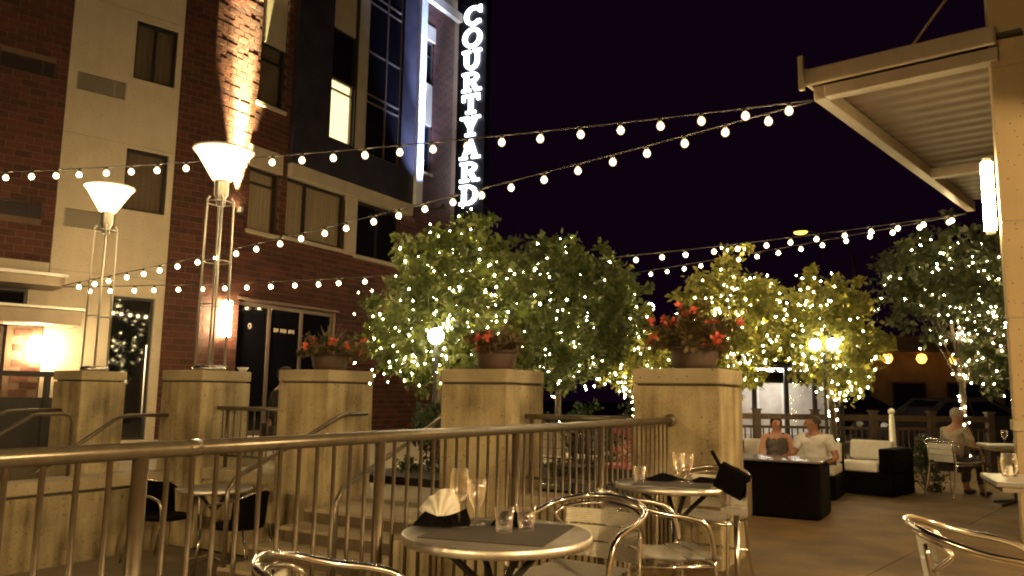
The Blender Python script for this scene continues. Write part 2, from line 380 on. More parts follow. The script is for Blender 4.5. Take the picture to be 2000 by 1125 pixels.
# ---- pillars
SIDE = .70
def pillar(x0, label, y0=6.0, zb=ZL, side=SIDE, ztop=1.48):
    t = thing('concrete_pillar', label, 'pillar', (x0-side/2, y0+side/2, zb), group='concrete pillars along the terrace edge'); h = ztop-zb; s = side/2
    MB().box((0,0,(h-.137)/2), (side-.010, side-.010, h-.137)).build('shaft', 'concrete', t, bevel=.012)
    MB().box((0,0,h-.128), (side-.075, side-.075, .02)).build('groove', 'joint', t)
    MB().box((0,0,h-.06), (side, side, .12)).build('cap', 'cap_concrete', t, bevel=.015)
    return t
PX = dict(p5=-1.645, p4=-3.50, p3=-5.56, p2=-7.43, p1=-9.68)
pillar(PX['p5'], 'concrete pillar where the near guard railing ends, under a tall red flower pot')
pillar(PX['p4'], 'concrete pillar right beside the stairs, carrying a spiky potted plant')
pillar(PX['p3'], 'concrete pillar left of the stairs with an orange flower pot, person half hidden behind')
pillar(PX['p2'], 'concrete pillar carrying the taller lamp and a small white bowl')
pillar(PX['p1'], 'concrete pillar carrying the lamp in front of the white wall panel', side=.62)

# ---- low walls between the pillars
def low_wall(label, x0, x1, y0, y1, zt, zb=ZL):
    t = thing('retaining_wall', label, 'low wall', ((x0+x1)/2, (y0+y1)/2, zb)); cx, cyy = (x0+x1)/2, (y0+y1)/2
    MB().box((0,0,(zt-.14-zb)/2), (x1-x0-.03, y1-y0-.03, zt-.14-zb)).build('wall_body', 'concrete', t)
    MB().box((0,0,zt-.133-zb), (x1-x0-.06, y1-y0-.06, .016)).build('groove', 'concrete', t)
    MB().box((0,0,zt-.0625-zb), (x1-x0, y1-y0, .125)).build('coping', 'cap_concrete', t, bevel=.012)
    return t
low_wall('low concrete wall under the short railing behind the bistro table', -7.425, -6.265, 6.06, 6.41, .41)
low_wall('low concrete wall under the railing between the two flower pillars', -3.495, -2.35, 6.06, 6.41, .41)
t = thing('retaining_wall', 'long board marked retaining wall with tie holes beside the lower court', 'low wall', (-7.93, 2, ZL))
for k, (a, b) in enumerate(((-6, -3.2), (-3.2, -.8), (-.8, 1.6), (1.6, 4.0))):        # formwork panels
    p = MB().span(-.15, .13, a+.004, b-.004, -.06, .66).build('wall_panel', 'concrete', t, bevel=.004)
    for yy in (a+.45, (a+b)/2, b-.45):
        for zz in (.14, .47): MB().tube([(.1285, yy+random.uniform(-.04,.04), zz), (.1325, yy, zz)], .010, 8).build('tie_hole', 'lower_floor', p)
MB().span(-.13, .10, -6, 4.0, .66, .69).build('groove', 'joint', t)
MB().span(-.16, .145, -6, 4.0, .69, .81).build('coping', 'cap_concrete', t, bevel=.012)
structure('raised_walk', MB().span(-16, -8.1, -6, 5.2, -.515, -.05), 'lower_floor')
for k in range(2): structure('step', MB().span(-9.65, -8.15, 5.2+.42*k, 6.41, -.05+.125*k, .075+.125*k-.003), 'cap_concrete')

# ---- stairs between two pillars
t = thing('staircase', 'concrete steps rising between two pillars from the lower court', 'stairs', (-4.85, 5.4, ZL))
for k, (yy, z) in enumerate(((4.42, -.33), (4.75, -.205), (5.08, -.08), (5.41, .04), (5.74, .16))):
    st_ = MB().span(-.70, .63, yy-5.4, yy-5.4+.33+(.67 if k == 4 else .0), 0, z-ZL).build('step', 'cap_concrete', t, bevel=.01)
    MB().span(-.695, .625, yy-5.4-.004, yy-5.4+.01, z-ZL-.122, z-ZL-.028).build('riser_shade', 'shaded_riser', st_)  # thin dark slab paints the shade on each step front

# ---- railings
BAL = {}
def baluster_mesh(h, r, mat):
    key = (round(h, 3), r, mat)
    if key not in BAL: BAL[key] = MB().tube([(0,0,0),(0,0,h)], r, 6).mesh('baluster', mat, True)
    return BAL[key]
def railing(label, x0, y0, x1, y1, zb, ztop, zbot, sp, posts, rr=.024, br=.008, pr=.022, mat='rail_paint', group=None, name='guard_railing', sleeve=None):
    t = thing(name, label, 'railing', (x0, y0, zb), group=group); L = math.hypot(x1-x0, y1-y0); dx, dy = (x1-x0)/L, (y1-y0)/L
    sharp_smooth(MB().tube([(0,0,ztop-zb),(dx*L,dy*L,ztop-zb)], rr, 14).build('top_rail', mat, t))
    sharp_smooth(MB().tube([(0,0,zbot-zb),(dx*L,dy*L,zbot-zb)], rr*.62, 8).build('bottom_rail', mat, t))
    ps = sorted(posts)
    for p in ps: sharp_smooth(MB().tube([(dx*p,dy*p,0),(dx*p,dy*p,ztop-zb-rr*.5)], pr, 12).build('post', 'rail_shaded', t))
    me = baluster_mesh(ztop-zbot-rr*.4, br, 'rail_shaded'); edges = [0] + ps + [L]
    for a, b in zip(edges[:-1], edges[1:]):
        n = int(round((b-a)/sp))
        for i in range(1, n): p = a+(b-a)*i/n; link('baluster', me, t, (dx*p, dy*p, zbot-zb))
    if sleeve: sharp_smooth(MB().tube([(dx*(sleeve-.022),dy*(sleeve-.022),ztop-zb),(dx*(sleeve+.022),dy*(sleeve+.022),ztop-zb)], rr*1.09, 14).build('sleeve', mat, t))
    return t
gr = railing('long painted pipe guard railing along the patio edge ending at a pillar', -2.03, -.8, -2.03, 5.995, 0, 1.08, .10, .09,
        [1.15-.08, 2.27-.02, 3.30, 4.38, 5.46], sleeve=2.42)
sharp_smooth(MB().lathe([(.0,0),(.05,0),(.05,.012),(.024,.02)], n=14).build('end_plate', 'rail_paint', gr)).matrix_local = Matrix.Translation((0,6.795,1.08)) @ Matrix.Rotation(PI/2, 4, 'X')
railing('short pipe railing on the low wall behind the bistro table', -7.42, 6.24, -6.27, 6.24, .41, 1.06, .54, .105, [.16, 1.0], br=.007)
railing('short pipe railing on the low wall between the flower pillars', -3.44, 6.24, -2.36, 6.24, .41, 1.07, .54, .105, [.06, 1.02], br=.007)
def handrail(label, pts, posts=(), r=.021):
    p0 = Vector(pts[0]); t = thing('handrail', label, 'handrail', p0)
    sharp_smooth(MB().tube([Vector(p)-p0 for p in pts], r, 10).build('rail', 'rail_paint', t))
    for a, b in posts: sharp_smooth(MB().tube([Vector(a)-p0, Vector(b)-p0], r*.95, 10).build('post', 'rail_paint', t))
    return t
handrail('stair handrail fixed to the pillar left of the steps', [(-5.47,4.75,-.2),(-5.47,4.75,.42),(-5.47,4.82,.52),(-5.47,5.55,.80),(-5.47,6.1,1.02),(-5.47,6.2,1.04),(-5.47,6.5,1.04)])
handrail('stair handrail fixed to the pillar right of the steps', [(-4.27,4.75,-.2),(-4.27,4.75,.42),(-4.27,4.82,.52),(-4.27,5.55,.80),(-4.27,6.1,1.02),(-4.27,6.2,1.04),(-4.27,6.5,1.04)])
handrail('sloping handrail fixed to the front of the taller lamp pillar', [(-7.97,4.55,.42),(-7.97,5.35,.93),(-7.97,5.42,.96),(-7.97,5.50,.97),(-7.97,5.995,.97)])
handrail('free standing handrail with a hooped end before the white wall lamp pillar', [(-9.05,4.2,.42),(-9.05,5.0,.9),(-9.05,5.08,.945),(-9.05,5.16,.96),(-9.05,5.42,.96),(-9.05,5.50,.945),(-9.05,5.54,.88),(-9.05,5.54,.2)])
handrail('sloping handrail on the far side of the white wall lamp pillar', [(-10.05,4.35,.36),(-10.05,5.25,.93),(-10.05,5.35,.97),(-10.05,5.45,.98),(-10.05,5.995,.98)])

# ================================================================== HOTEL
hotel = thing('hotel_building', 'tall brick hotel with white panel, metal clad bay and dark windows', 'building', (-15, 11.85, ZT))
HB = Vector((-15, 11.85, ZT))
XB = Matrix(((0,0,1),(1,0,0),(0,1,0)))        # facade B local (t along y, z up, n out +x): columns below
aA = math.radians(18)
dA = Vector((-math.sin(aA), -math.cos(aA), 0)); nA = Vector((math.cos(aA), -math.sin(aA), 0))
dB = Vector((0,1,0)); nB = Vector((1,0,0))
class Face:
    """a facade: t metres along from the corner, world z, e metres out from its plane"""
    def __init__(s, d, n): s.d = d; s.n = n
    def p(s, t, z, e): return s.d*t + s.n*e + Vector((0,0,z-ZT))
    def box(s, mb, t0, t1, z0, z1, e0, e1):
        q = [s.p(t, z, e) for t, z, e in ((t0,z0,e0),(t1,z0,e0),(t1,z0,e1),(t0,z0,e1),(t0,z1,e0),(t1,z1,e0),(t1,z1,e1),(t0,z1,e1))]
        mb.add(q, [(0,3,2,1),(4,5,6,7),(0,1,5,4),(1,2,6,5),(2,3,7,6),(3,0,4,7)]); return mb
FA, FB = Face(dA, nA), Face(dB, nB)
def cells(t0, t1, z0, z1, holes):
    ts = sorted({t0, t1, *[h[0] for h in holes], *[h[1] for h in holes]}); zs = sorted({z0, z1, *[h[2] for h in holes], *[h[3] for h in holes]})
    for a, b in zip(ts[:-1], ts[1:]):
        if b <= t0 or a >= t1: continue
        for c, d in zip(zs[:-1], zs[1:]):
            if d <= z0 or c >= z1: continue
            mt, mz = (a+b)/2, (c+d)/2
            if any(h[0] < mt < h[1] and h[2] < mz < h[3] for h in holes): continue
            yield max(a,t0), min(b,t1), max(c,z0), min(d,z1)
BR_L, BR_H, MT = .32, .146, .016
bricks_full = []; bricks_rest = MB()
def brickwork(F, t0, t1, z0, z1, holes, e=0.0, proud=.008):
    wall = MB()
    for c in cells(t0, t1, z0, z1, holes): F.box(wall, *c, e-.3, e-.0)
    row = 0; z = z0
    while z < z1-.02:
        zt = min(z+BR_H, z1); off = 0 if row % 2 else BR_L/2; tt = t0-off
        while tt < t1-.02:
            a, b = max(tt, t0)+MT/2, min(tt+BR_L, t1)-MT/2; segs = [(a, b)]
            for h in holes:
                if h[2] < zt-.01 and h[3] > z+.01:
                    ns = []
                    for (p, q) in segs:
                        if h[1] <= p or h[0] >= q: ns.append((p, q)); continue
                        if h[0] > p: ns.append((p, h[0]))
                        if h[1] < q: ns.append((h[1], q))
                    segs = ns
            for p, q in segs:
                if q-p < .04: continue
                pr = proud + random.uniform(-.002, .0025)
                if abs(q-p-(BR_L-MT)) < .002 and zt-z > BR_H-.01: bricks_full.append((F, (p+q)/2, (z+zt)/2, e, pr))
                else: F.box(bricks_rest, p, q, z+MT/2, zt-MT/2, e-.05, e+pr)
            tt += BR_L
        z += BR_H; row += 1
    return wall
# openings: (t0, t1, z0, z1); facade B measured from the corner (t = y - 11.85)
Y = lambda y: y-11.85
oB = dict(store=(Y(13.0),Y(16.4),ZT,3.42), w2=(Y(13.1),Y(14.05),5.15,6.72), w3=(Y(13.2),Y(14.05),8.4,11.5), w2b=(Y(14.32),Y(16.52),5.2,6.75), w2c=(Y(17.0),Y(19.0),5.15,6.75),
          bay=(Y(14.3),Y(19.745),6.75,16.2), we=(Y(19.86),Y(20.5),8.38,12.9))
wm = brickwork(FB, 0, Y(21.7), ZT, 14.2, list(oB.values()))
oA_pier = []
def add_cells(mb, F, rect, holes, e0, e1):
    for c in cells(*rect, holes): F.box(mb, *c, e0, e1)
wmA = brickwork(FA, 0.012, .74, ZT, 14.2, [])
dkg = (3.22, 4.2, 7.55, 7.87); dkg2 = (3.22, 4.2, 4.6, 4.92)
wmA2 = brickwork(FA, 3.0, 5.6, 3.75, 14.2, [dkg, dkg2])
wm.v.extend([]);
for extra in (wmA, wmA2): wm.add(extra.v, extra.f)
wm.build('mortar_wall', 'mortar', hotel)
# the flank of the hotel's far end, behind the sign
MB().add([], [])
end = MB(); FB.box(end, Y(21.7)+.001, Y(21.7)+.25, ZT, 14.2, -6, -.002); end.build('end_wall', 'mortar', hotel)
# white panel strip on facade A
openA = [(.87,1.75,8.0,9.32), (.88,1.75,5.07,6.41), (.93,1.80,ZT,3.2), (1.86,2.83,7.45,7.83), (1.86,2.83,4.53,4.91)]
for (z0, z1) in ((ZT, 3.62), (3.632, 6.49), (6.502, 9.5), (9.512, 14.2)):          # render panels with joints
    st = MB(); add_cells(st, FA, (.745, 2.995, z0, z1), [h for h in openA if h[2] < z1 and h[3] > z0], -.3, .03); st.build('render_panel', 'stucco', hotel)
jb = MB(); add_cells(jb, FA, (.745, 2.995, ZT, 14.2), openA, -.32, .022); jb.build('panel_joint', 'grille', hotel)
# nearest bricks one by one, the others joined
def bkey(b):
    F, t, z, e, pr = b; p = HB + F.p(t, z, 0); d = (p-Vector((0,0,CAM_Z))).length
    hid = 50 if z < 1.4 else 0                        # behind the pillars and walls
    hid += 40 if (F is FB and (z > 11 or t > 6)) else 0
    hid += 40 if (F is FA and z > 10) else 0
    return d+hid
bricks_full.sort(key=bkey)
bm_brick = {}
for F, nm in ((FA, 'a'), (FB, 'b')):
    mb = MB(); h = (BR_L-MT)/2; v = (BR_H-MT)/2
    q = [F.d*t + F.n*e + Vector((0,0,z)) for t, z, e in ((-h,-v,-.05),(h,-v,-.05),(h,-v,0),(-h,-v,0),(-h,v,-.05),(h,v,-.05),(h,v,0),(-h,v,0))]
    mb.add(q, [(0,3,2,1),(4,5,6,7),(0,1,5,4),(1,2,6,5),(2,3,7,6),(3,0,4,7)]); bm_brick[nm] = mb.mesh('brick', 'brick')
for i, (F, t_, z_, e_, pr) in enumerate(bricks_full):
    if i < 300: link('brick', bm_brick['a' if F is FA else 'b'], hotel, F.p(t_, z_, e_+pr))
    else: F.box(bricks_rest, t_-BR_L/2+MT/2, t_+BR_L/2-MT/2, z_-BR_H/2+MT/2, z_+BR_H/2-MT/2, e_-.05, e_+pr)
tag(bricks_rest.build('brick_courses', 'brick', hotel), kind='stuff')

def window(F, t0, t1, z0, z1, mull=(), trans=(), fw=.05, rec=.10, glass='window_glass', curtain=None, e=0., sill=None, fm='frame_dark', name='window', lit=False):
    fr = MB()
    F.box(fr, t0, t0+fw, z0, z1, e-rec-.05, e-rec+.02); F.box(fr, t1-fw, t1, z0, z1, e-rec-.05, e-rec+.02)
    F.box(fr, t0+fw, t1-fw, z1-fw, z1, e-rec-.05, e-rec+.02); F.box(fr, t0+fw, t1-fw, z0, z0+fw, e-rec-.05, e-rec+.02)
    for a in mull: F.box(fr, a-fw/2, a+fw/2, z0+fw, z1-fw, e-rec-.048, e-rec+.018)
    for a in trans:
        ed = [t0+fw] + [x for q in mull for x in (q-fw/2, q+fw/2)] + [t1-fw]
        for p, q in zip(ed[0::2], ed[1::2]): F.box(fr, p, q, a-fw/2, a+fw/2, e-rec-.046, e-rec+.016)
    win = fr.build(name, fm, hotel)
    tl = [t0+fw] + [x for q in mull for x in (q-fw/2, q+fw/2)] + [t1-fw]; zl = [z0+fw] + [x for q in trans for x in (q-fw/2, q+fw/2)] + [z1-fw]
    for p, q in zip(tl[0::2], tl[1::2]):
        for c, d in zip(zl[0::2], zl[1::2]):
            F.box(MB(), 0, 0, 0, 0, 0, 0); g = MB(); F.box(g, p+.001, q-.001, c+.001, d-.001, e-rec-.022, e-rec-.012); g.build('pane', glass, win)
    if curtain:
        c = MB(); n = int((t1-t0)*28)
        tops = []; bots = []
        for i in range(n+1):
            tt = t0+(t1-t0)*i/n; ee = e-rec-.13+.028*math.sin(i*1.9)+.01*math.sin(i*.7); tops.append(F.p(tt, z1, ee)); bots.append(F.p(tt, z0, ee))
        c.add(tops+bots, [(i, i+1, n+2+i, n+1+i) for i in range(n)]); sharp_smooth(c.build('curtain', curtain, win))
    rb = MB(); F.box(rb, t0-.05, t1+.05, z0-.05, z1+.05, e-.75, e-.6); rb.build('room_wall', 'room_dark', win)
    if lit: bl = MB(); F.box(bl, t0+.02, t1-.02, z0+.02, z1-.02, e-rec-.10, e-rec-.085); bl.build('blind', 'window_lit', win)
    if sill: s_ = MB(); F.box(s_, t0-.06, t1+.06, z0-.09, z0-.002, e-.1, e+.07); s_.build('sill', sill, win)
    return win
window(FA, .87, 1.75, 8.0, 9.32, mull=(1.31,), curtain='dim_curtain', e=.03)
window(FA, .88, 1.75, 5.07, 6.41, mull=(), curtain='dim_curtain', e=.03)
for (a, b, c, d), mt_ in (((1.86,2.83,7.45,7.83),'grille'), ((1.86,2.83,4.53,4.91),'grille'), (dkg,'dark_grille'), (dkg2,'dark_grille')):
    e_ = .03 if mt_ == 'grille' else 0.
    g = MB(); FA.box(g, a+.002, b-.002, c+.002, d-.002, e_-.1, e_-.05); FA.box(g, a, a+.03, c, d, e_-.05, e_+.006); FA.box(g, b-.03, b, c, d, e_-.05, e_+.006); FA.box(g, a+.22, a+.25, c+.02, d-.02, e_-.05, e_+.004)
    go = g.build('vent_grille', mt_, hotel)
    for k in range(8): sl = MB(); zz = c+.03+(d-c-.05)*k/8; FA.box(sl, a+.031, b-.031, zz, zz+.02, e_-.045, e_); sl.build('slat', mt_, go)
# tall glazed door in the white panel
dr = window(FA, .93, 1.80, ZT, 3.2, trans=(), glass='dark_glass', e=.03, rec=.12, name='door')
hd = MB(); hd.tube([FA.p(1.02, .75, -.02), FA.p(1.02, 2.2, -.02)], .014, 8); hd.build('handle', 'brushed', dr)
# facade B windows
window(FB, *oB['w2'][:2], 5.15, 6.70, trans=(6.35,), curtain='sheer_curtain', sill='panel_beige')
lt = MB(); FB.box(lt, Y(13.02), Y(14.12), 6.722, 7.25, -.05, .035); lt.build('lintel', 'panel_beige', hotel)
window(FB, *oB['w3'][:2], 8.4, 10.03, trans=(9.6,), curtain='dim_curtain', sill='panel_beige')
lt = MB(); FB.box(lt, Y(13.2)+.002, Y(14.05)-.002, 10.032, 11.498, -.2, -.04); lt.build('spandrel_panel', 'panel_beige', hotel)
window(FB, *oB['w2b'][:2], 5.2, 6.75, mull=(Y(15.05),), curtain='sheer_curtain', sill='panel_beige', fw=.07)
window(FB, *oB['w2c'][:2], 5.15, 6.75, mull=(Y(18.0),), glass='dark_glass', sill='panel_beige', fw=.06)
lt = MB(); FB.box(lt, Y(16.525), Y(16.995), 5.1, 6.755, -.1, .05); lt.build('column_panel', 'panel_beige', hotel)
window(FB, *oB['we'][:2], 8.38, 10.0, glass='dark_glass', sill='panel_beige'); window(FB, *oB['we'][:2], 11.4, 12.88, trans=(12.4,), glass='dark_glass')
lt = MB(); FB.box(lt, Y(19.87), Y(20.49), 10.0, 11.4, -.2, .0); lt.build('spandrel_panel', 'panel_beige', hotel)
lt = MB(); FB.box(lt, Y(19.83), Y(20.55), 12.902, 13.4, -.05, .035); lt.build('lintel', 'panel_beige', hotel)
co = MB(); FB.box(co, -.1, Y(21.9), 14.202, 14.5, -.3, .18); FB.box(co, -.1, Y(21.8), 14.5, 15.2, -.3, .02); co.build('cornice', 'panel_beige', hotel)
# metal clad bay
bt0, bt1 = Y(14.3), Y(19.415); BE = .16
bay = MB(); hol = [(Y(15.6),Y(16.55),8.16,16), (Y(16.62),Y(17.05),8.12,16.0), (Y(17.05),Y(18.72),8.14,16)]
add_cells(bay, FB, (bt0, bt1, 7.1, 16.0), hol, BE-.35, BE); bay = bay.build('bay_cladding', 'metal_panel', hotel)
bb = MB(); FB.box(bb, bt0, bt1, 6.757, 7.097, -.1, BE+.03); bb.build('bay_beam', 'panel_beige', bay)
bm2 = MB(); FB.box(bm2, Y(16.63), Y(17.04), 8.13, 15.9, BE-.3, BE+.02); bm2.build('column_panel', 'panel_beige', bay)
window(FB, Y(15.61), Y(16.54), 8.17, 9.94, trans=(9.62,), glass='window_glass', e=BE, lit=True, fm='frame_bronze')
window(FB, Y(15.61), Y(16.54), 9.95, 11.4, glass='dark_glass', e=BE); sp = MB(); FB.box(sp, Y(15.61), Y(16.54), 11.402, 13.1, BE-.3, BE-.06); sp.build('spandrel_panel', 'panel_beige', bay)
window(FB, Y(15.61), Y(16.54), 13.11, 15.9, glass='dark_glass', e=BE)
window(FB, Y(17.06), Y(18.71), 8.15, 15.9, mull=(Y(18.02),), trans=(9.75, 9.98, 11.3, 12.85, 13.1, 14.6), glass='dark_glass', e=BE, fm='frame_bronze')
# fin at the bay's edge, lit by an added uplight
fin = MB(); FB.box(fin, Y(19.42), Y(19.74), 7.12, 16.0, -.2, BE+.12); fin.build('fin', 'fin_panel', hotel)
# storefront
sf = window(FB, *oB['store'][:2], ZT+.02, 3.40, mull=(Y(14.12), Y(15.22)), fw=.09, rec=.16, glass='dark_glass', fm='frame_bronze', name='storefront')
hl = MB(); FB.box(hl, Y(12.95), Y(16.45), 3.43, 3.48, -.05, .05); hl.build('head_flashing', 'frame_bronze', sf)
lett = MB()
for k in range(13):                                   # faint pale lettering on the glass, too small to read in the photograph
    if k in (3, 8): continue
    a = Y(14.30)+k*.055; FB.box(lett, a, a+.038, 2.74+.008*(k % 3), 2.84-.006*(k % 2), -.168, -.165)
tag(lett.build('glass_lettering', 'lettering', sf), kind='stuff')
zero = MB(); zero.tube([FB.p(Y(13.52)+.04*math.cos(a*PI/6), 2.83+.06*math.sin(a*PI/6), -.166) for a in range(12)], .009, 6, closed=True); zero.build('glass_numeral', 'lettering', sf)

# left entrance: two canopies, glazing, brick pier
def canopy_slab(t0, t1, z0, z1, e0, e1, nm):
    c = MB(); FA.box(c, t0, t1, z0, z1, e0, e1); o = c.build(nm, 'canopy_paint', hotel, bevel=.01); return o
u = canopy_slab(2.9, 6.5, 3.18, 3.36, .04, .95, 'upper_canopy'); c = MB(); FA.box(c, 2.86, 6.5, 3.362, 3.42, .04, 1.0); c.build('edge_trim', 'white_paint', u)
l = canopy_slab(2.56, 6.5, 2.46, 2.74, .04, .95, 'lower_canopy'); c = MB(); FA.box(c, 2.52, 6.5, 2.742, 2.79, .04, 1.0); c.build('edge_trim', 'white_paint', l)
for k in range(3): c = MB(); FA.box(c, 3.4+k*.9, 3.75+k*.9, 2.448, 2.458, .35, .55); c.build('downlight', 'interior_glow', l)
window(FA, 3.35, 4.9, 2.80, 3.17, glass='dark_glass', e=.1, rec=.05); c = MB(); FA.box(c, 3.0, 3.345, 2.80, 3.17, -.2, .1); c.build('transom_panel', 'panel_beige', hotel); c = MB(); FA.box(c, 4.905, 6.5, 2.8, 3.17, -.2, .1); c.build('transom_panel', 'panel_beige', hotel)
fb = MB(); FA.box(fb, 3.0, 6.5, 3.42, 3.745, -.3, .0); fb.build('fascia_band', 'stucco', hotel)
n0 = len(bricks_full); wl = brickwork(FA, 3.02, 3.62, ZT, 2.45, [], e=.02)
rest2 = MB()
for F, t_, z_, e_, pr in bricks_full[n0:]: F.box(rest2, t_-BR_L/2+MT/2, t_+BR_L/2-MT/2, z_-BR_H/2+MT/2, z_+BR_H/2-MT/2, e_-.05, e_+pr)
wl.build('entrance_pier', 'mortar', hotel); tag(rest2.build('brick_courses', 'brick', hotel), kind='stuff')
ent = window(FA, 3.66, 5.6, ZT+.01, 2.44, mull=(4.2,), glass='window_glass', e=.02, fm='frame_bronze', name='entrance_glazing')
rm = MB(); FA.box(rm, 3.6, 5.8, ZT, 2.44, -2.4, -2.3); rm.build('lobby_wall', 'cream_wall', ent)
rm = MB(); FA.box(rm, 4.1, 5.2, ZT, 1.95, -2.29, -2.2); rm.build('lobby_panel', 'orange_wall', ent)
rm = MB(); FA.box(rm, 3.8, 5.4, 2.3, 2.36, -1.7, -1.0); rm.build('lobby_lamp', 'interior_glow', ent)
for ob in list(ent.children):
    if ob.name.startswith('room_wall'): bpy.data.objects.remove(ob)

# ---- sign
sign = thing('hotel_sign', 'tall vertical dark sign with glowing white letters COURTYARD on the hotel corner', 'sign', (-14.58, 22.2, 7.2))
MB().box((0, .17, 4.6), (1.14, .30, 9.2)).build('sign_box', 'sign_box', sign, bevel=.02)
for z in (1.0, 3.55, 6.15, 8.4):
    b_ = MB(); b_.tube([(-.5,.17,z),(-1.2,.17,z)], .07, 8); b_.box((-.62,.17,z-.12), (.12,.16,.18)); b_.build('bracket', 'brushed', sign)
def ring(mb, cx, cz, rx, rz, wx, wz, a0, a1, n=20):
    o = len(mb.v)
    for i in range(n+1):
        a = math.radians(a0+(a1-a0)*i/n); c, s = math.cos(a), math.sin(a)
        for yy in (0, -.07):
            mb.v.append((cx+rx*c, yy, cz+rz*s)); mb.v.append((cx+(rx-wx)*c, yy, cz+(rz-wz)*s))
    for i in range(n):
        b = o+4*i
        for p, q in ((0,1),(1,3),(3,2),(2,0)): mb.f.append((b+p, b+q, b+4+q, b+4+p))
    for b in (o, o+4*n): mb.f.append((b, b+1, b+3, b+2))
def poly(mb, pts):
    n = len(pts); o = len(mb.v); mb.v.extend([(x, 0, z) for x, z in pts] + [(x, -.07, z) for x, z in pts])
    mb.f.append(tuple(o+i for i in range(n))); mb.f.append(tuple(o+n+i for i in reversed(range(n))))
    for i in range(n): mb.f.append((o+i, o+n+i, o+n+(i+1) % n, o+(i+1) % n))
def bar(mb, x0, x1, z0, z1): poly(mb, [(x0,z0),(x1,z0),(x1,z1),(x0,z1)])
def letter(ch):
    """slab serif capitals, about .80 wide and .70 high, origin at the lower middle"""
    b = MB()
    if ch == 'C':
        ring(b, .03, .35, .38, .36, .17, .12, 38, 322); bar(b, .26, .37, .44, .70)
        bar(b, .24, .33, .05, .18)
    if ch == 'O': ring(b, 0, .35, .40, .37, .17, .12, 0, 360, 28)
    if ch == 'U':
        bar(b, -.31, -.14, .26, .70); bar(b, .15, .30, .26, .70); ring(b, -.005, .28, .305, .30, .165, .13, 180, 360)
        bar(b, -.40, -.06, .61, .71); bar(b, .06, .39, .61, .71)
    if ch == 'R':
        bar(b, -.29, -.12, 0, .70); bar(b, -.38, -.02, 0, .10); bar(b, -.38, -.2, .60, .70); ring(b, -.0, .51, .30, .19, .16, .10, -90, 90); bar(b, -.2, .0, .60, .70); bar(b, -.2, .0, .32, .42)
        poly(b, [(-.05,.34),(.12,.36),(.34,.0),(.14,.0)]); bar(b, .12, .41, 0, .09)
    if ch == 'T':
        bar(b, -.085, .085, 0, .70); bar(b, -.36, .36, .60, .70); bar(b, -.36, -.25, .46, .62); bar(b, .25, .36, .46, .62); bar(b, -.2, .2, 0, .10)
    if ch == 'Y':
        bar(b, -.085, .085, 0, .36); bar(b, -.2, .2, 0, .10); poly(b, [(-.085,.28),(.06,.36),(-.13,.68),(-.31,.68)]); poly(b, [(-.06,.36),(.085,.28),(.31,.68),(.14,.68)])
        bar(b, -.41, -.05, .62, .71); bar(b, .06, .40, .62, .71)
    if ch == 'A':
        poly(b, [(-.34,.0),(-.19,.0),(.03,.58),(-.06,.71)]); poly(b, [(.16,.0),(.35,.0),(.08,.71),(-.08,.71)]); bar(b, -.2, .2, .20, .30); bar(b, -.42, -.1, 0, .09); bar(b, .08, .42, 0, .09)
    if ch == 'D':
        bar(b, -.28, -.11, 0, .70); bar(b, -.38, -.05, 0, .11); bar(b, -.38, -.05, .60, .70); ring(b, -.05, .35, .41, .35, .17, .11, -90, 90)
    return b
for k, ch in enumerate('COURTYARD'):
    o = letter(ch).build('letter', 'letter_glow', sign); o.location = (.01, .005, 7.66-.81*k-.72+.02)

# ---- wall sconces and uplights
def wall_sconce(label, p, n, h=.8, r=.075, mat='sconce_glow', group='wall sconces'):
    t = thing('wall_sconce', label, 'wall lamp', p, group=None); n = Vector(n)
    sharp_smooth(MB().lathe([(0,-h/2),(r,-h/2),(r,h/2),(0,h/2)], tuple(n*(r+.03)), 16).build('glass_tube', mat, t))
    for z in (-h/2-.02, h/2+.02): MB().lathe([(0,-.02),(r*.8,-.02),(r*.8,.02),(0,.02)], tuple(n*(r+.03)+Vector((0,0,z))), 12).build('end_cap', 'brushed', t)
    return t
def spot(name, parent, loc, direction, power, size, color, blend=.6, rad=.03):
    l_ = bpy.data.lights.new(name, 'SPOT'); l_.energy = power; l_.spot_size = size; l_.spot_blend = blend; l_.color = color; l_.shadow_soft_size = rad
    o = bpy.data.objects.new(name, l_); COL.objects.link(o); o.parent = parent; o.location = loc
    o.rotation_euler = Vector(direction).to_track_quat('-Z', 'Y').to_euler(); return o
wall_sconce('glowing tube sconce on the brick pier beside the dark shopfront', HB+FB.p(Y(12.53), 2.9, .02), nB, .80, .11)
wall_sconce('glowing tube sconce on the brick pier under the entrance canopy', HB+FA.p(3.12, 2.0, .045), nA, .46, .13)
t = thing('uplight', 'small uplight fixture grazing the brick pier above the shopfront', 'wall lamp', HB+FB.p(Y(12.72), 5.45, .0))
MB().lathe([(0,0),(.09,0),(.11,.12),(.085,.12),(.08,.06),(0,.06)], (.14,0,0), 14).build('housing', 'brushed', t); MB().box((.05,0,.05), (.1,.08,.06)).build('bracket', 'brushed', t)
MB().lathe([(0,0),(.075,0),(.075,.006),(0,.006)], (.14,0,.066), 14).build('lens', 'sconce_glow', t)
spot('light', t, (.15,0,.16), (-.035,.0,1), 190000, math.radians(14), (1,.92,.46), 1.0)
spot('light', t, (.15,0,.16), (-.03,.0,1), 52000, math.radians(30), (1,.88,.40), 1.0)
t = thing('uplight', 'added blue uplight on a long arm at the foot of the fin', 'wall lamp', HB+FB.p(Y(19.45), 6.9, BE))  # invented fixture, added to throw blue light up the fin
MB().lathe([(0,0),(.06,0),(.07,.1),(.055,.1),(.05,.05),(0,.05)], (1.15,0,0), 12).build('housing', 'dark_metal', t); MB().box((.575,0,.0), (1.15,.05,.04)).build('arm', 'dark_metal', t)
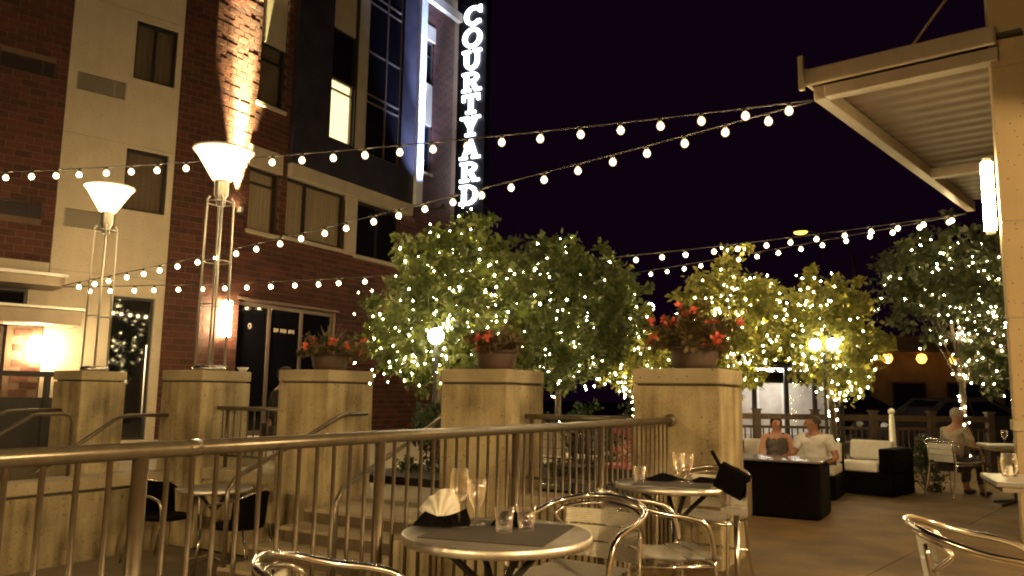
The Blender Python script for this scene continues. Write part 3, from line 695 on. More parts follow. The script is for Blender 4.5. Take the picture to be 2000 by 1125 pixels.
spot('light', t, (1.15,0,.14), (-1.0,.12,2.9), 2600, math.radians(66), (.42,.55,1.0), 1.0)
spot('light', t, (1.15,.12,.14), (-1.0,.10,6.2), 16000, math.radians(26), (.42,.55,1.0), 1.0)

# ================================================================== RIGHT BUILDING with canopy
rb = thing('right_building', 'buff masonry building corner with broad joints at the edge of the patio', 'building', (.32, 8.6, 0))
for k, (z0, z1) in enumerate(((0,1.04),(1.05,2.02),(2.03,2.93),(2.94,4.44),(4.45,5.9),(5.91,7.4))):
    MB().span(0, 5.5, 0, .45, z0, z1).build('masonry_block', 'masonry', rb, bevel=.012)
MB().span(.012, 5.4, .012, .44, 0, 7.3).build('core', 'grille', rb); MB().span(1.0, 5.4, .46, 6.8, 0, 7.2).build('set_back_wall', 'masonry', rb)
MB().span(4.4, 5.4, -16, -.02, 0, 3.9).build('side_wall', 'masonry', rb)
MB().span(-.02, 5.6, -.02, .47, 1.0, 1.1).build('ledge', 'cap_concrete', rb, bevel=.01)
MB().span(4.4, 5.4, -16.6, -16.02, 0, 3.9).build('side_wall', 'masonry', rb)
MB().span(-10, 4.39, -16.6, -16.0, 0, 3.9).build('rear_wall', 'masonry', rb)
MB().span(1.4, 5.4, -12.2, -.45, 3.74, 3.86).build('side_light_shield', 'canopy_paint', rb); MB().span(-10, 5.4, -16.0, -12.21, 3.74, 3.86).build('rear_light_shield', 'canopy_paint', rb)  # unseen slabs added to keep sconce light off the upper facade
can = thing('patio_canopy', 'pale steel canopy with ribbed metal soffit projecting from the right building', 'canopy', (-1.33, 8.85, 4.5))
A = Vector((0,0,0)); Bq = Vector((1.41,6.55,0)); Cq = Vector((1.66,-.25,0))
ed = Bq.normalized(); fr_ = Cq.normalized(); wd = 2.6
def qbox(mb, p, dx, dy, l0, l1, w0, w1, z0, z1):
    q = [p+dx*l+dy*w_+Vector((0,0,z)) for l, w_, z in ((l0,w0,z0),(l1,w0,z0),(l1,w1,z0),(l0,w1,z0),(l0,w0,z1),(l1,w0,z1),(l1,w1,z1),(l0,w1,z1))]
    mb.add(q, [(0,3,2,1),(4,5,6,7),(0,1,5,4),(1,2,6,5),(2,3,7,6),(3,0,4,7)]); return mb
qbox(MB(), A, ed, fr_, 0, 6.75, 0, .13, -.0, .16).build('edge_beam', 'canopy_paint', can, bevel=.008)
qbox(MB(), A, ed, fr_, -.06, .10, .135, 1.75, .0, .13).build('front_beam', 'canopy_paint', can, bevel=.008)
qbox(MB(), A, ed, fr_, 4.0, 4.13, .132, 1.75, -.02, .12).build('cross_beam', 'canopy_paint', can, bevel=.008)
qbox(MB(), A, ed, fr_, -.13, -.07, -.06, 1.75, .14, .33).build('front_gutter', 'canopy_paint', can, bevel=.02)
qbox(MB(), A, ed, fr_, -.13, 6.8, -.07, -.01, .17, .34).build('side_gutter', 'canopy_paint', can, bevel=.02)
qbox(MB(), A, ed, fr_, -.16, -.10, -.10, -.05, .10, .48).build('gutter_end', 'canopy_paint', can)
sof = MB(); nrib = 90; o = []
for i in range(nrib+1):
    l_ = .1+6.6*i/nrib; z = .17+(.018 if (i//2) % 2 else 0)
    o.append(A+ed*l_+fr_*.12+Vector((0,0,z))); o.append(A+ed*l_+fr_*1.9+Vector((0,0,z)))
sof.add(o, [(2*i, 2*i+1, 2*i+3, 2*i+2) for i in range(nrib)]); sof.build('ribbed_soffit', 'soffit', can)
qbox(MB(), A, ed, fr_, -.06, 6.75, 0, 1.95, .22, .26).build('roof_sheet', 'dark_metal', can)
MB().tube([A+fr_*.95+Vector((0,0,.3)), A+fr_*1.75+Vector((0,-.05,1.25))], .014, 6).build('tie_rod', 'canopy_paint', can)
wall_sconce('long glowing tube sconce on the masonry corner under the canopy', (.318, 8.72, 3.22), (-1,0,0), .66, .05)
wall_sconce('added unseen tube sconce on the side wall above the dining tables', (4.715, 4.6, 3.1), (-1,0,0), .66, .065, 'patio_fill_glow')  # this and the next: out-of-view fill lamps, added to brighten the patio
wall_sconce('added unseen tube sconce on the side wall beside the photographer', (4.715, -.8, 3.1), (-1,0,0), .66, .065, 'patio_fill_glow')
wall_sconce('added unseen tube sconce on the rear wall straight behind the photographer', (-1.9, -7.395, 3.1), (0,1,0), .66, .065, 'court_fill_glow')  # this and the next: lamps added behind the camera to light front faces
wall_sconce('added unseen tube sconce on the rear wall facing the lower court', (-5.6, -7.395, 3.1), (0,1,0), .66, .065, 'court_fill_glow')

# ================================================================== LAMPS ON PILLARS
def pillar_lamp(label, x, y, hs=1.):
    t = thing('pillar_lamp', label, 'lamp', (x, y, 1.48), math.radians(12), 'lamps on pillars')
    sharp_smooth(MB().lathe([(0,0),(.19,0),(.19,.05),(.16,.07),(0,.07)], n=20).build('base_plate', 'steel', t))
    t.scale = (.9+.1*(hs == 1), .9+.1*(hs == 1), hs)
    for a in range(4):
        c, s = math.cos(PI/4+a*PI/2), math.sin(PI/4+a*PI/2)
        sharp_smooth(MB().tube([(.165*c,.165*s,.05),(.15*c,.15*s,2.05),(.12*c,.12*s,2.09)], .0135, 8).build('rod', 'brushed', t))
    for z in (.78, 1.30, 2.02): MB().tube([(.155*math.cos(a*PI/8), .155*math.sin(a*PI/8), z) for a in range(16)], .008, 5, closed=True).build('spacer_ring', 'brushed', t)
    sharp_smooth(MB().lathe([(0,1.98),(.05,1.98),(.06,2.08),(.085,2.12),(.085,2.26),(.10,2.30),(0,2.30)], n=16).build('neck', 'brushed', t))
    sharp_smooth(MB().lathe([(.09,2.28),(.12,2.31),(.20,2.44),(.30,2.60),(.345,2.655),(.35,2.67),(.335,2.665),(.29,2.60),(.19,2.45),(.11,2.33),(.0,2.31)], n=32).build('glass_bowl', 'lamp_bowl', t)); sharp_smooth(MB().ball((0,0,2.50), .09, 14, 8).build('lamp_bulb', 'lamp_core', t))
    sharp_smooth(MB().tube([(.352*math.cos(a*PI/20), .352*math.sin(a*PI/20), 2.668) for a in range(40)], .011, 6, closed=True).build('rim', 'white_paint', t))
    return t
pillar_lamp('tall lamp on slim steel rods with a glowing bowl, before the brick pier', -7.75, 6.35)
pillar_lamp('tall lamp on slim steel rods with a glowing bowl, before the white panel', -9.99, 6.35, .93)

# ================================================================== STRING LIGHTS
bulb_me = MB().lathe([(0,-.142),(.021,-.137),(.038,-.120),(.0455,-.096),(.041,-.072),(.028,-.050),(.016,-.038),(0,-.036)], n=14).mesh('bulb', 'bulb_halo_glass', True)
core_me = MB().ball((0,0,-.094), .030, 12, 8).mesh('filament', 'bulb_glow', True)
sock_me = MB().lathe([(0,-.052),(.021,-.052),(.024,-.02),(.017,.004),(0,.012)], n=8).mesh('socket', 'dark_metal', True)
def string_light(label, a, b, sag, sp=.45, first=.25):
    a, b = Vector(a), Vector(b); L = (b-a).length; t = thing('string_light', label, 'string lights', a, group=None)
    f = lambda s: (b-a)*s - Vector((0,0,4*sag*s*(1-s)))
    MB().tube([f(i/60) for i in range(61)], .009, 6).build('cable', 'dark_metal', t)
    n = int((L-first)/sp)
    for i in range(n):
        s = (first+i*sp+random.uniform(-.025,.025))/L
        if s > .995: break
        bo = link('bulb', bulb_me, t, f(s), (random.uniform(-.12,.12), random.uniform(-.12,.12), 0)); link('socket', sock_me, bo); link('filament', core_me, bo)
CEND = HB+FA.p(2.95, 3.20, .98)
string_light('upper string of bulbs running from the canopy corner past the lamp bowls', (-1.34, 8.82, 4.50), (-14.6, 5.92, 4.62), .16, .47)
string_light('string of bulbs dropping from the canopy corner to the entrance canopy', (-1.34, 8.86, 4.50), CEND, .10, .47, .5)
string_light('long string of bulbs from the far canopy end to the entrance canopy', (.08, 15.45, 4.48), CEND+Vector((.02,.02,-.02)), .30, .45)
string_light('string of bulbs running from the far canopy end behind the trees', (.08, 15.5, 4.48), (-14.9, 19.6, 4.0), .12, .45, .3)

# ================================================================== VEGETATION
def leaf_cloud(centers, radii, n_per, size, flat=.75):
    """numpy: diamond leaves scattered in little clumps; returns verts, faces"""
    C = np.repeat(np.asarray(centers), n_per, 0); Rr = np.repeat(np.asarray(radii), n_per)
    n = len(C); d = RNG.normal(size=(n,3)); d /= np.linalg.norm(d, axis=1)[:,None]
    P = C + d*(Rr*RNG.random(n)**.5)[:,None]*np.array([1,1,flat])
    ax = RNG.normal(size=(n,3)); ax[:,2] -= .3; ax /= np.linalg.norm(ax, axis=1)[:,None]
    sd = np.cross(ax, RNG.normal(size=(n,3))); sd /= np.linalg.norm(sd, axis=1)[:,None]+1e-9
    L = (size*(.4+1.1*RNG.random(n)))[:,None]; W = L*.30
    V = np.stack([P, P+ax*L*.45+sd*W, P+ax*L, P+ax*L*.45-sd*W], 1).reshape(-1,3)
    F = np.arange(4*n).reshape(n,4)
    return V, F
def np_mesh(name, V, F, mat):
    me = bpy.data.meshes.new(name); me.vertices.add(len(V)); me.vertices.foreach_set('co', V.astype(np.float32).ravel())
    k = F.shape[1]; me.loops.add(F.size); me.loops.foreach_set('vertex_index', F.astype(np.int32).ravel())
    me.polygons.add(len(F)); me.polygons.foreach_set('loop_start', np.arange(0, F.size, k, dtype=np.int32)); me.update(calc_edges=True); me.materials.append(M[mat]); return me
def bulbs_mesh(name, P, r, mat):
    o = np.array([[1,0,0],[-1,0,0],[0,1,0],[0,-1,0],[0,0,1.25],[0,0,-1.25]])*r
    f = np.array([[0,2,4],[2,1,4],[1,3,4],[3,0,4],[2,0,5],[1,2,5],[3,1,5],[0,3,5]])
    P = np.asarray(P); V = (P[:,None,:]+o[None]*(.75+.4*((P[:,0]*977.13) % 1.))[:,None,None]).reshape(-1,3); F = (np.arange(len(P))[:,None,None]*6+f[None]).reshape(-1,3)
    return np_mesh(name, V, F, mat)
def tree(label, fairy_label, x, y, zb, trunk_h, blobs, n_cl, n_leaf, leaf, mat, n_bulb, lights_low=True, seed=1, bias=(0,0)):
    """blobs: (dx, dy, z, rx, rz) ellipsoids of the crown"""
    rs = random.Random(seed); t = thing('ornamental_tree', label, 'tree', (x, y, zb), group='trees wrapped in fairy lights'); z0 = -zb
    wts = [b[3]*b[3]*b[4] for b in blobs]
    cent = []; rad = []
    for i in range(n_cl):
        b = rs.choices(blobs, wts)[0]; th = rs.uniform(0, 2*PI); ph = math.acos(rs.uniform(-1,1)); k = rs.uniform(.45, 1.03)
        cent.append((b[0]+b[3]*k*math.sin(ph)*math.cos(th), b[1]+b[3]*k*math.sin(ph)*math.sin(th), b[2]+z0+b[4]*k*math.cos(ph))); rad.append(rs.uniform(.07,.34))
    for i in range(n_cl//7):                             # stray sprigs beyond the crown
        b = rs.choice(blobs); th = rs.uniform(0, 2*PI); ph = math.acos(rs.uniform(-.6,1)); k = rs.uniform(1.05, 1.38)
        cent.append((b[0]+b[3]*k*math.sin(ph)*math.cos(th), b[1]+b[3]*k*math.sin(ph)*math.sin(th), b[2]+z0+b[4]*k*math.cos(ph))); rad.append(rs.uniform(.06,.14))
    V, F = leaf_cloud(cent, rad, n_leaf, leaf); link('crown', np_mesh('crown', V, F, mat), t)
    tr = MB(); top = Vector((0,0,trunk_h+z0)); fork = top*.45
    tr.tube([(0,0,0), fork*.5+Vector((rs.uniform(-.02,.02),.01,0)), fork, top], [.07,.058,.05,.022], 9)
    limbs = []
    for i in range(22):
        e = Vector(cent[rs.randrange(len(cent))]); s_ = fork*rs.uniform(.7,1.9)
        if s_.z > top.z: s_ = Vector((0,0,top.z*.9))
        mid = (s_+e)/2 + Vector((rs.uniform(-.12,.12), rs.uniform(-.12,.12), rs.uniform(-.18,.02)))
        pts = smooth_path([s_, mid, e], 4); tr.tube(pts, [.022-.016*k/(len(pts)-1) for k in range(len(pts))], 5); limbs.append(pts)
    sharp_smooth(tr.build('trunk', 'bark', t))
    if n_bulb:
        P = []; hot = rs.sample(limbs, 9); hotc = rs.sample(cent, max(8, len(cent)//6))
        for i in range(n_bulb):
            u_ = rs.random()
            if u_ < .07 and lights_low:
                z = rs.uniform(.3, trunk_h*.8+z0); a = z*40; P.append((.075*math.cos(a), .075*math.sin(a), z))
            elif u_ < .45:
                l_ = rs.choice(hot if rs.random() < .6 else limbs); k = rs.uniform(0, len(l_)-1.01); q = l_[int(k)].lerp(l_[int(k)+1], k % 1); P.append((q.x+rs.uniform(-.07,.07), q.y+rs.uniform(-.07,.07), q.z+rs.uniform(-.06,.06)))
            else:
                c = rs.choice(hotc if rs.random() < .6 else cent)
                P.append((c[0]+rs.uniform(-.25,.25), c[1]+rs.uniform(-.35,.2), c[2]+rs.uniform(-.3,.2)))
        ft = thing('fairy_lights', fairy_label, 'fairy lights', (x, y, zb), group='fairy lights on the trees')
        tag(link('lights', bulbs_mesh('lights', P, .0130, 'fairy_glow'), ft), kind='stuff'); tag(link('light_halos', bulbs_mesh('light_halos', P, .0235, 'fairy_halo'), ft), kind='stuff')  # second mesh: glowing shells that add a halo around every light
        wr = MB()
        for l_ in limbs[:14]: wr.tube([p+Vector((.02,-.02,.015)) for p in l_], .004, 3)
        wr.tube([(.078*math.cos(z*9), .078*math.sin(z*9), z/10) for z in range(3, int(10*(trunk_h*.7+z0)))], .004, 3)
        wr.build('wire', 'dark_metal', ft)
    return t
tree('broad leafy tree rising behind the stairs, its crown covered in lights', 'fairy lights wound through the broad tree behind the stairs', -6.85, 9.75, ZT, 3.3,
     [(-.05,0,2.85,.95,.85), (.25,0,3.30,.65,.58), (-.85,.1,2.25,.62,.45), (.1,0,2.0,.95,.55), (-.55,0,1.75,.55,.4), (.75,.3,2.7,.7,.8), (.9,.2,2.1,.6,.6)], 320, 52, .105, 'leaf_green', 540, seed=3)
tree('dull olive tree behind the spiky potted plant', 'fairy lights on the dull olive tree behind the spiky plant', -6.25, 12.5, ZT, 3.1,
     [(.1,0,3.3,.85,.75), (-.6,0,3.2,.8,.85), (.85,0,2.9,.75,.85), (.35,0,2.2,.9,.6), (-.2,0,1.8,.7,.5)], 330, 52, .11, 'leaf_mid', 330, seed=5)
tree('small bright yellow green tree between two flower pillars', 'fairy lights on the small bright tree between flower pillars', -5.75, 14.9, ZT, 2.2,
     [(.0,0,2.45,.55,.55), (.25,0,1.9,.6,.5), (-.25,0,1.8,.55,.5)], 130, 46, .10, 'leaf_yellow', 190, seed=8)
tree('yellow green tree behind the tall red flower pot', 'fairy lights on the tree behind the tall red flower pot', -3.62, 14.0, ZT, 3.1,
     [(-.1,0,3.05,.8,.55), (.35,0,2.7,.65,.55), (.1,0,3.6,.22,.35), (.1,0,2.0,.75,.6), (-.5,0,2.6,.45,.45)], 230, 48, .105, 'leaf_yellow', 330, seed=13)
tree('slender yellow green tree standing behind the seated couple', 'fairy lights on the slender tree behind the seated couple', -1.98, 13.85, 0, 2.8,
     [(0,0,2.75,.62,.50), (.25,0,2.2,.6,.5), (-.3,0,2.25,.5,.5), (.1,0,1.75,.55,.4)], 190, 46, .105, 'leaf_yellow', 360, seed=17)
tree('large dark tree beyond the fence beside the masonry corner', 'fairy lights on the large dark tree by the masonry corner', -.15, 17.3, -.06, 3.6,
     [(-.35,0,3.8,.95,.85), (.6,0,3.6,.9,.95), (-.45,0,3.0,.7,.5), (.75,0,2.6,.75,.8), (.6,0,1.9,.6,.5)], 300, 48, .125, 'leaf_dark', 400, seed=23)
def shrub(label, x, y, zb, blobs, n_cl, n_leaf, leaf, mat='leaf_shrub', name='shrub'):
    t = thing(name, label, 'shrub', (x, y, zb)); cent = []; rad = []
    for i in range(n_cl):
        b = random.choice(blobs); th = random.uniform(0, 2*PI); ph = random.uniform(0, PI*.55); k = random.uniform(.5, 1.0)
        cent.append((b[0]+b[2]*k*math.sin(ph)*math.cos(th), b[1]+b[2]*k*math.sin(ph)*math.sin(th), b[3]*k*math.cos(ph)+.05)); rad.append(random.uniform(.07,.15))
    V, F = leaf_cloud(cent, rad, n_leaf, leaf); link('foliage', np_mesh('foliage', V, F, mat), t)
    st = MB()
    for c in cent[::4]: st.tube([(c[0]*.15, c[1]*.15, 0), (c[0]*.6, c[1]*.6, c[2]*.6), c], .008, 4)
    st.build('stems', 'bark', t); return t
shrub('low dark shrub under the broad tree behind the stairs', -5.9, 8.3, ZT, [(0,0,.5,.95),(.35,.2,.45,.75),(-.3,.2,.4,.8)], 70, 40, .06)
shrub('dark rounded shrub bed behind the railing between flower pillars', -4.35, 9.4, ZT, [(0,0,.6,1.0),(.6,.2,.6,1.0),(-.55,.1,.5,.95),(1.1,.3,.5,.9)], 120, 40, .06)
shrub('small dark shrub in a bed beyond the top step', -5.1, 7.9, ZT, [(0,0,.3,.45)], 22, 40, .05)
structure('planter_bed', MB().span(-6.6, -2.9, 7.55, 10.5, ZT+.002, ZT+.09), 'soil')
shrub('dark potted shrub beside the man in the aluminium chair', -.62, 12.9, 0, [(0,0,.22,.72)], 34, 36, .05)
for i, (x, y, h, r_) in enumerate(((-24,30,7,3.2),(-10,40,6,4),(-3,48,5,4),(5,44,6,4))):
    tree(['tall dark tree far behind the hotel end', 'dark tree far across the street', 'dark tree beside the far brown building', 'dark tree behind the far brown building'][i], None, x, y, -.5, h*.7, [(0,0,h*.6,r_,h*.35),(r_*.4,0,h*.5,r_*.8,h*.3)], 90, 40, .4, 'leaf_dark', 0, seed=40+i)

def flower_pot(label, x, y, kind, seed):
    rs = random.Random(seed); t = thing('flower_pot', label, 'flower pot', (x, y, 1.48), group='flower pots on pillars')
    R0, R1, H = (.155, .20, .17)
    sharp_smooth(MB().lathe([(0,0),(R0,0),(R0+.02,.05),(R1-.01,H-.03),(R1-.02,H),(0,H-.02)], n=24).build('pot', 'terracotta', t))
    sharp_smooth(MB().tube([((R1)*math.cos(a*PI/12), (R1)*math.sin(a*PI/12), H) for a in range(24)], .016, 6, closed=True).build('rim', 'terracotta', t))
    MB().lathe([(0,H-.025),(R1-.03,H-.025),(R1-.03,H-.02),(0,H-.02)], n=16).build('soil', 'soil', t)
    cent = []; rad = []; top = dict(spiky=.10, red=.30, orange=.12)[kind]
    for i in range(46 if kind != 'red' else 74):
        a = rs.uniform(0, 2*PI); k = rs.uniform(.05, {'spiky': .28, 'red': .35, 'orange': .40}[kind]); cent.append((k*math.cos(a), k*math.sin(a), H+rs.uniform(-.02, .10)+ (top*rs.random()*max(.1, 1.15-k*2.2)))); rad.append(rs.uniform(.03,.075))
    V, F = leaf_cloud(cent, rad, 26, .05); link('foliage', np_mesh('foliage', V, F, 'leaf_pot'), t)
    fl = MB(); n = dict(spiky=9, red=26, orange=16)[kind]
    for i in range(n):
        c = Vector(rs.choice(cent)); c = Vector((c.x*1.12, c.y*1.12-.03, c.z+rs.uniform(-.05,.06)))
        for k in range(9):
            d = Vector((rs.gauss(0,1), rs.gauss(0,1), rs.gauss(0,1)+.4)).normalized(); s_ = d.orthogonal().normalized()*.018; q = c+d*.048
            fl.add([c, (c+q)/2+s_, q, (c+q)/2-s_], [(0,1,2,3)])
    fl.build('blossoms', 'flower_red', t)
    for i in range(dict(spiky=22, red=5, orange=11)[kind]):
        a = rs.uniform(0, 2*PI); el = rs.uniform(.15, 1.35) if kind == 'spiky' else rs.uniform(.5, 1.3); Ls = rs.uniform(.34,.52) if kind == 'spiky' else rs.uniform(.26,.40); d = Vector((math.cos(a)*math.cos(el), math.sin(a)*math.cos(el), math.sin(el)))
        s_ = d.cross(Vector((0,0,1))).normalized()*.015; b0 = Vector((0,0,H+.04)); mid = b0+d*Ls*.55; tip = b0+d*Ls-Vector((0,0,Ls*.14*math.cos(el)))
        MB().add([b0-s_*.6, b0+s_*.6, mid+s_, tip, mid-s_], [(0,1,2,4),(4,2,3)]).build('spike_leaf', 'spike_leaf', t)
    return t
flower_pot('wide pot of orange blooms on the pillar left of the stairs', PX['p3']-.33, 6.36, 'orange', 2)
flower_pot('pot of long spiky leaves with few red blooms', PX['p4']-.33, 6.36, 'spiky', 5)
flower_pot('pot overflowing with a tall mound of red blooms', PX['p5']-.30, 6.36, 'red', 9)

# ================================================================== FURNITURE
def ribbed_strip(w_, z0, z1, yfun, nx=10, nr=7, th=.006, depth=.004):
    """a curved ribbed slat between -w/2 and w/2: two skins"""
    mb = MB(); nz = nr*4
    for side in (0, 1):
        o = len(mb.v)
        for j in range(nz+1):
            z = z0+(z1-z0)*j/nz; rib = depth*math.cos(2*PI*j/4)
            for i in range(nx+1):
                x = -w_/2+w_*i/nx; mb.v.append((x, yfun(x, z)-rib+(th if side else 0), z))
        for j in range(nz):
            for i in range(nx): q = (o+j*(nx+1)+i, o+j*(nx+1)+i+1, o+(j+1)*(nx+1)+i+1, o+(j+1)*(nx+1)+i); mb.f.append(q if not side else q[::-1])
    return mb
def make_chair(label):
    """aluminium bistro arm chair, front towards -y"""
    t = thing('bistro_chair', label, 'chair', group='aluminium bistro chairs')
    loop = smooth_path([(-.262,-.215,.46),(-.272,-.20,.56),(-.278,-.165,.635),(-.283,-.08,.668),(-.28,.06,.69),(-.245,.19,.725),(-.14,.275,.752),(0,.30,.76),(.14,.275,.752),(.245,.19,.725),(.28,.06,.69),(.283,-.08,.668),(.278,-.165,.635),(.272,-.20,.56),(.262,-.215,.46)], 6)
    sharp_smooth(MB().tube(loop, .0135, 10).build('arm_rail', 'aluminium', t))
    loop2 = smooth_path([(-.215,.225,.60),(-.235,.16,.665),(-.21,.20,.70),(-.12,.255,.722),(0,.278,.728),(.12,.255,.722),(.21,.20,.70),(.235,.16,.665),(.215,.225,.60)], 5)
    sharp_smooth(MB().tube(loop2, .010, 8).build('back_rail', 'aluminium', t))
    for s in (-1, 1):
        sharp_smooth(MB().tube(smooth_path([(s*.262,-.215,.47),(s*.258,-.225,.3),(s*.262,-.25,.0)], 4), .0125, 8).build('leg', 'aluminium', t))
        sharp_smooth(MB().tube(smooth_path([(s*.20,.245,.70),(s*.20,.215,.5),(s*.205,.205,.40),(s*.215,.26,.15),(s*.22,.30,.0)], 5), .0125, 8).build('leg', 'aluminium', t))
        sharp_smooth(MB().tube([(s*.258,-.21,.43),(s*.205,.21,.42)], .011, 8).build('seat_rail', 'aluminium', t))
    sharp_smooth(MB().tube([(-.258,-.21,.43),(.258,-.21,.43)], .011, 8).build('seat_rail', 'aluminium', t)); sharp_smooth(MB().tube([(-.21,.24,.2),(.21,.24,.2)], .009, 8).build('stretcher', 'aluminium', t))
    for k in range(5):                                  # ribbed seat slats
        y0 = -.20+k*.083; sl = ribbed_strip(.45-.018*k, 0, .076, lambda x, z: 0., 6, 5, .006, .003)
        o = sl.build('seat_slat', 'slat_metal', t); o.matrix_local = Matrix.Translation((0, y0, .446+.012*abs(k-2.2)/2)) @ Matrix.Rotation(-PI/2, 4, 'X') @ Matrix.Rotation(PI, 4, 'Z') @ Matrix.Translation((0,0,-.076))
    bk = lambda x, z: .225+(z-.47)*.14-1.15*x*x
    for k in range(3): sharp_smooth(ribbed_strip(.40, .475+k*.078, .475+k*.078+.070, bk, 10, 7, .006, .0035).build('back_slat', 'slat_metal', t))
    return t
def make_dark_chair(label):
    t = thing('bistro_chair', label, 'chair', group='dark wicker bistro chairs')
    loop = smooth_path([(-.25,-.22,.40),(-.265,-.20,.60),(-.27,-.10,.655),(-.265,.06,.68),(-.23,.2,.73),(0,.27,.78),(.23,.2,.73),(.265,.06,.68),(.27,-.10,.655),(.265,-.20,.60),(.25,-.22,.40)], 5)
    sharp_smooth(MB().tube(loop, .012, 8).build('arm_rail', 'aluminium', t))
    for s in (-1, 1):
        sharp_smooth(MB().tube([(s*.25,-.22,.42),(s*.25,-.27,0)], .012, 8).build('leg', 'aluminium', t)); sharp_smooth(MB().tube([(s*.20,.2,.44),(s*.22,.30,0)], .012, 8).build('leg', 'aluminium', t))
    b = MB(); n = 10
    for k in range(2):
        for j in range(7):
            for i in range(n+1): a = -1.25+2.5*i/n; rr = .245+.0012*k*4; b.v.append((rr*math.sin(a), -.0+rr*math.cos(a)*(.98)+.03*j/6, .44+.33*j/6-.06*(1-math.cos(a))*j/6))
        o = k*7*(n+1)
        for j in range(6):
            for i in range(n): b.f.append((o+j*(n+1)+i, o+j*(n+1)+i+1, o+(j+1)*(n+1)+i+1, o+(j+1)*(n+1)+i))
    sharp_smooth(b.build('backrest', 'wicker', t)); MB().lathe([(0,.42),(.235,.42),(.245,.445),(.22,.46),(0,.455)], n=20).build('seat', 'wicker', t)
    return t
def place(o, x, y, z, rz, label=None):
    o.location = (x, y, z); o.rotation_euler = (0, 0, rz)
    if label: o['label'] = label
    return o
face = lambda dx, dy: math.atan2(dx, -dy)                 # rotation that turns the front (-y) towards (dx, dy)
ch = make_chair('aluminium chair beyond the round table with the white napkin')
place(ch, -1.62, 3.47, 0, face(-.10, -.99))
place(copy_tree(ch), -1.47, 4.09, 0, face(.80, .60), 'aluminium chair between the two round tables, its back to the railing')
place(copy_tree(ch), -1.66, 5.62, 0, face(-.15, -1), 'aluminium chair tucked behind the table with two stemmed glasses')
place(copy_tree(ch), -1.62, 1.92, 0, face(.70, .71), 'aluminium chair close to the guard railing, before the white napkin table')
place(copy_tree(ch), .03, 3.83, 0, face(.98, .12), 'aluminium chair alone at the side away from the guard railing')
place(copy_tree(ch), -.27, 12.45, 0, face(.62, .78), 'aluminium chair holding the grey haired man')
place(copy_tree(ch), -7.35, 8.05, ZT, face(-.5, -.8), 'aluminium chair on the terrace behind the short railing')
place(copy_tree(ch), -3.55, 7.25, ZT, face(.3, .9), 'aluminium chair on the terrace behind the spiky plant pillar')
place(copy_tree(ch), .95, 11.3, 0, face(-.9, .2), 'aluminium chair facing the grey haired man across the table')
dc = make_dark_chair('dark wicker chair against the board marked wall by the lower table')
place(dc, -7.13, 5.40, ZL, face(.95, .15)); place(copy_tree(dc), -6.12, 5.46, ZL, face(-.93, -.20), 'dark wicker chair on the stair side of the lower table')

def make_table(label, x, y, z, r=.355, group='round bistro tables'):
    t = thing('bistro_table', label, 'table', (x, y, z), random.uniform(0,1), group)
    sharp_smooth(MB().lathe([(0,.738),(r-.004,.738),(r,.734),(r,.704),(r-.01,.70),(0,.70)], n=64).build('tabletop', 'laminate', t))
    sharp_smooth(MB().lathe([(r-.001,.703),(r+.004,.705),(r+.004,.7345),(r-.001,.737)], n=64).build('edge_band', 'brushed', t))
    sharp_smooth(MB().tube([(0,0,.03),(0,0,.56)], .028, 12).build('column', 'steel', t))
    for a in range(4):
        c, s = math.cos(a*PI/2), math.sin(a*PI/2)
        MB().tube([(.025*c,.025*s,.52),(.22*c,.22*s,.698)], .014, 6).build('strut', 'dark_metal', t); MB().tube([(.02*c,.02*s,.07),(.27*c,.27*s,.012)], [.02,.013], 8).build('foot', 'steel', t)
    return t
T1 = (-1.585, 2.665); T2 = (-1.60, 4.80)
make_table('round bistro table set with a white napkin and tumblers', *T1, 0)
make_table('round bistro table set with two stemmed glasses', *T2, 0)
make_table('bare pale round table on the lower court between dark chairs', -6.66, 5.62, ZL, .36)
def placemat(label, x, y, s, rz):
    o = MB().box((0,0,.0), (s, s, .003)).build('table_runner', 'placemat'); o.location = (x, y, .7398+.0006); o.rotation_euler = (0,0,rz); return tag(o, label, 'table mat')
placemat('dark square mat under the white napkin and tumblers', T1[0]+.01, T1[1], .47, math.radians(12))
placemat('dark square mat under the two stemmed glasses', T2[0]+.01, T2[1]-.02, .45, math.radians(10))
ZT1 = .7425
def fan_napkin(label, x, y, rz, R, mat, seed):
    """pleated cloth standing up like a shell"""
    rs = random.Random(seed); mb = MB(); n, k = 26, 7; ph = rs.uniform(0,6)
    for j in range(k+1):
        r = R*(.12+.88*j/k)
        for i in range(n+1):
            a = math.radians(12+150*i/n); rr = r*(1+.10*math.sin(a*3+ph)*j/k); dy = .011*math.sin(i*1.25+.6*math.sin(j*.9+i*.2))*(j/k)+.035*(j/k)**2
            mb.v.append((rr*math.cos(a)*.72, dy, max(.001, rr*math.sin(a))))
    for j in range(k):
        for i in range(n): mb.f.append((j*(n+1)+i, j*(n+1)+i+1, (j+1)*(n+1)+i+1, (j+1)*(n+1)+i))
    o = sharp_smooth(mb.build('napkin', mat)); o.location = (x, y, ZT1); o.rotation_euler = (-.15, 0, rz); sd = o.modifiers.new('thickness', 'SOLIDIFY'); sd.thickness = .003
    ss = o.modifiers.new('subdivision', 'SUBSURF'); ss.levels = 1; ss.render_levels = 1
    tx = bpy.data.textures.new('cloth', 'CLOUDS'); tx.noise_scale = .05; dm = o.modifiers.new('crease', 'DISPLACE'); dm.texture = tx; dm.strength = .018; dm.mid_level = .5
    return tag(o, label, 'napkin')
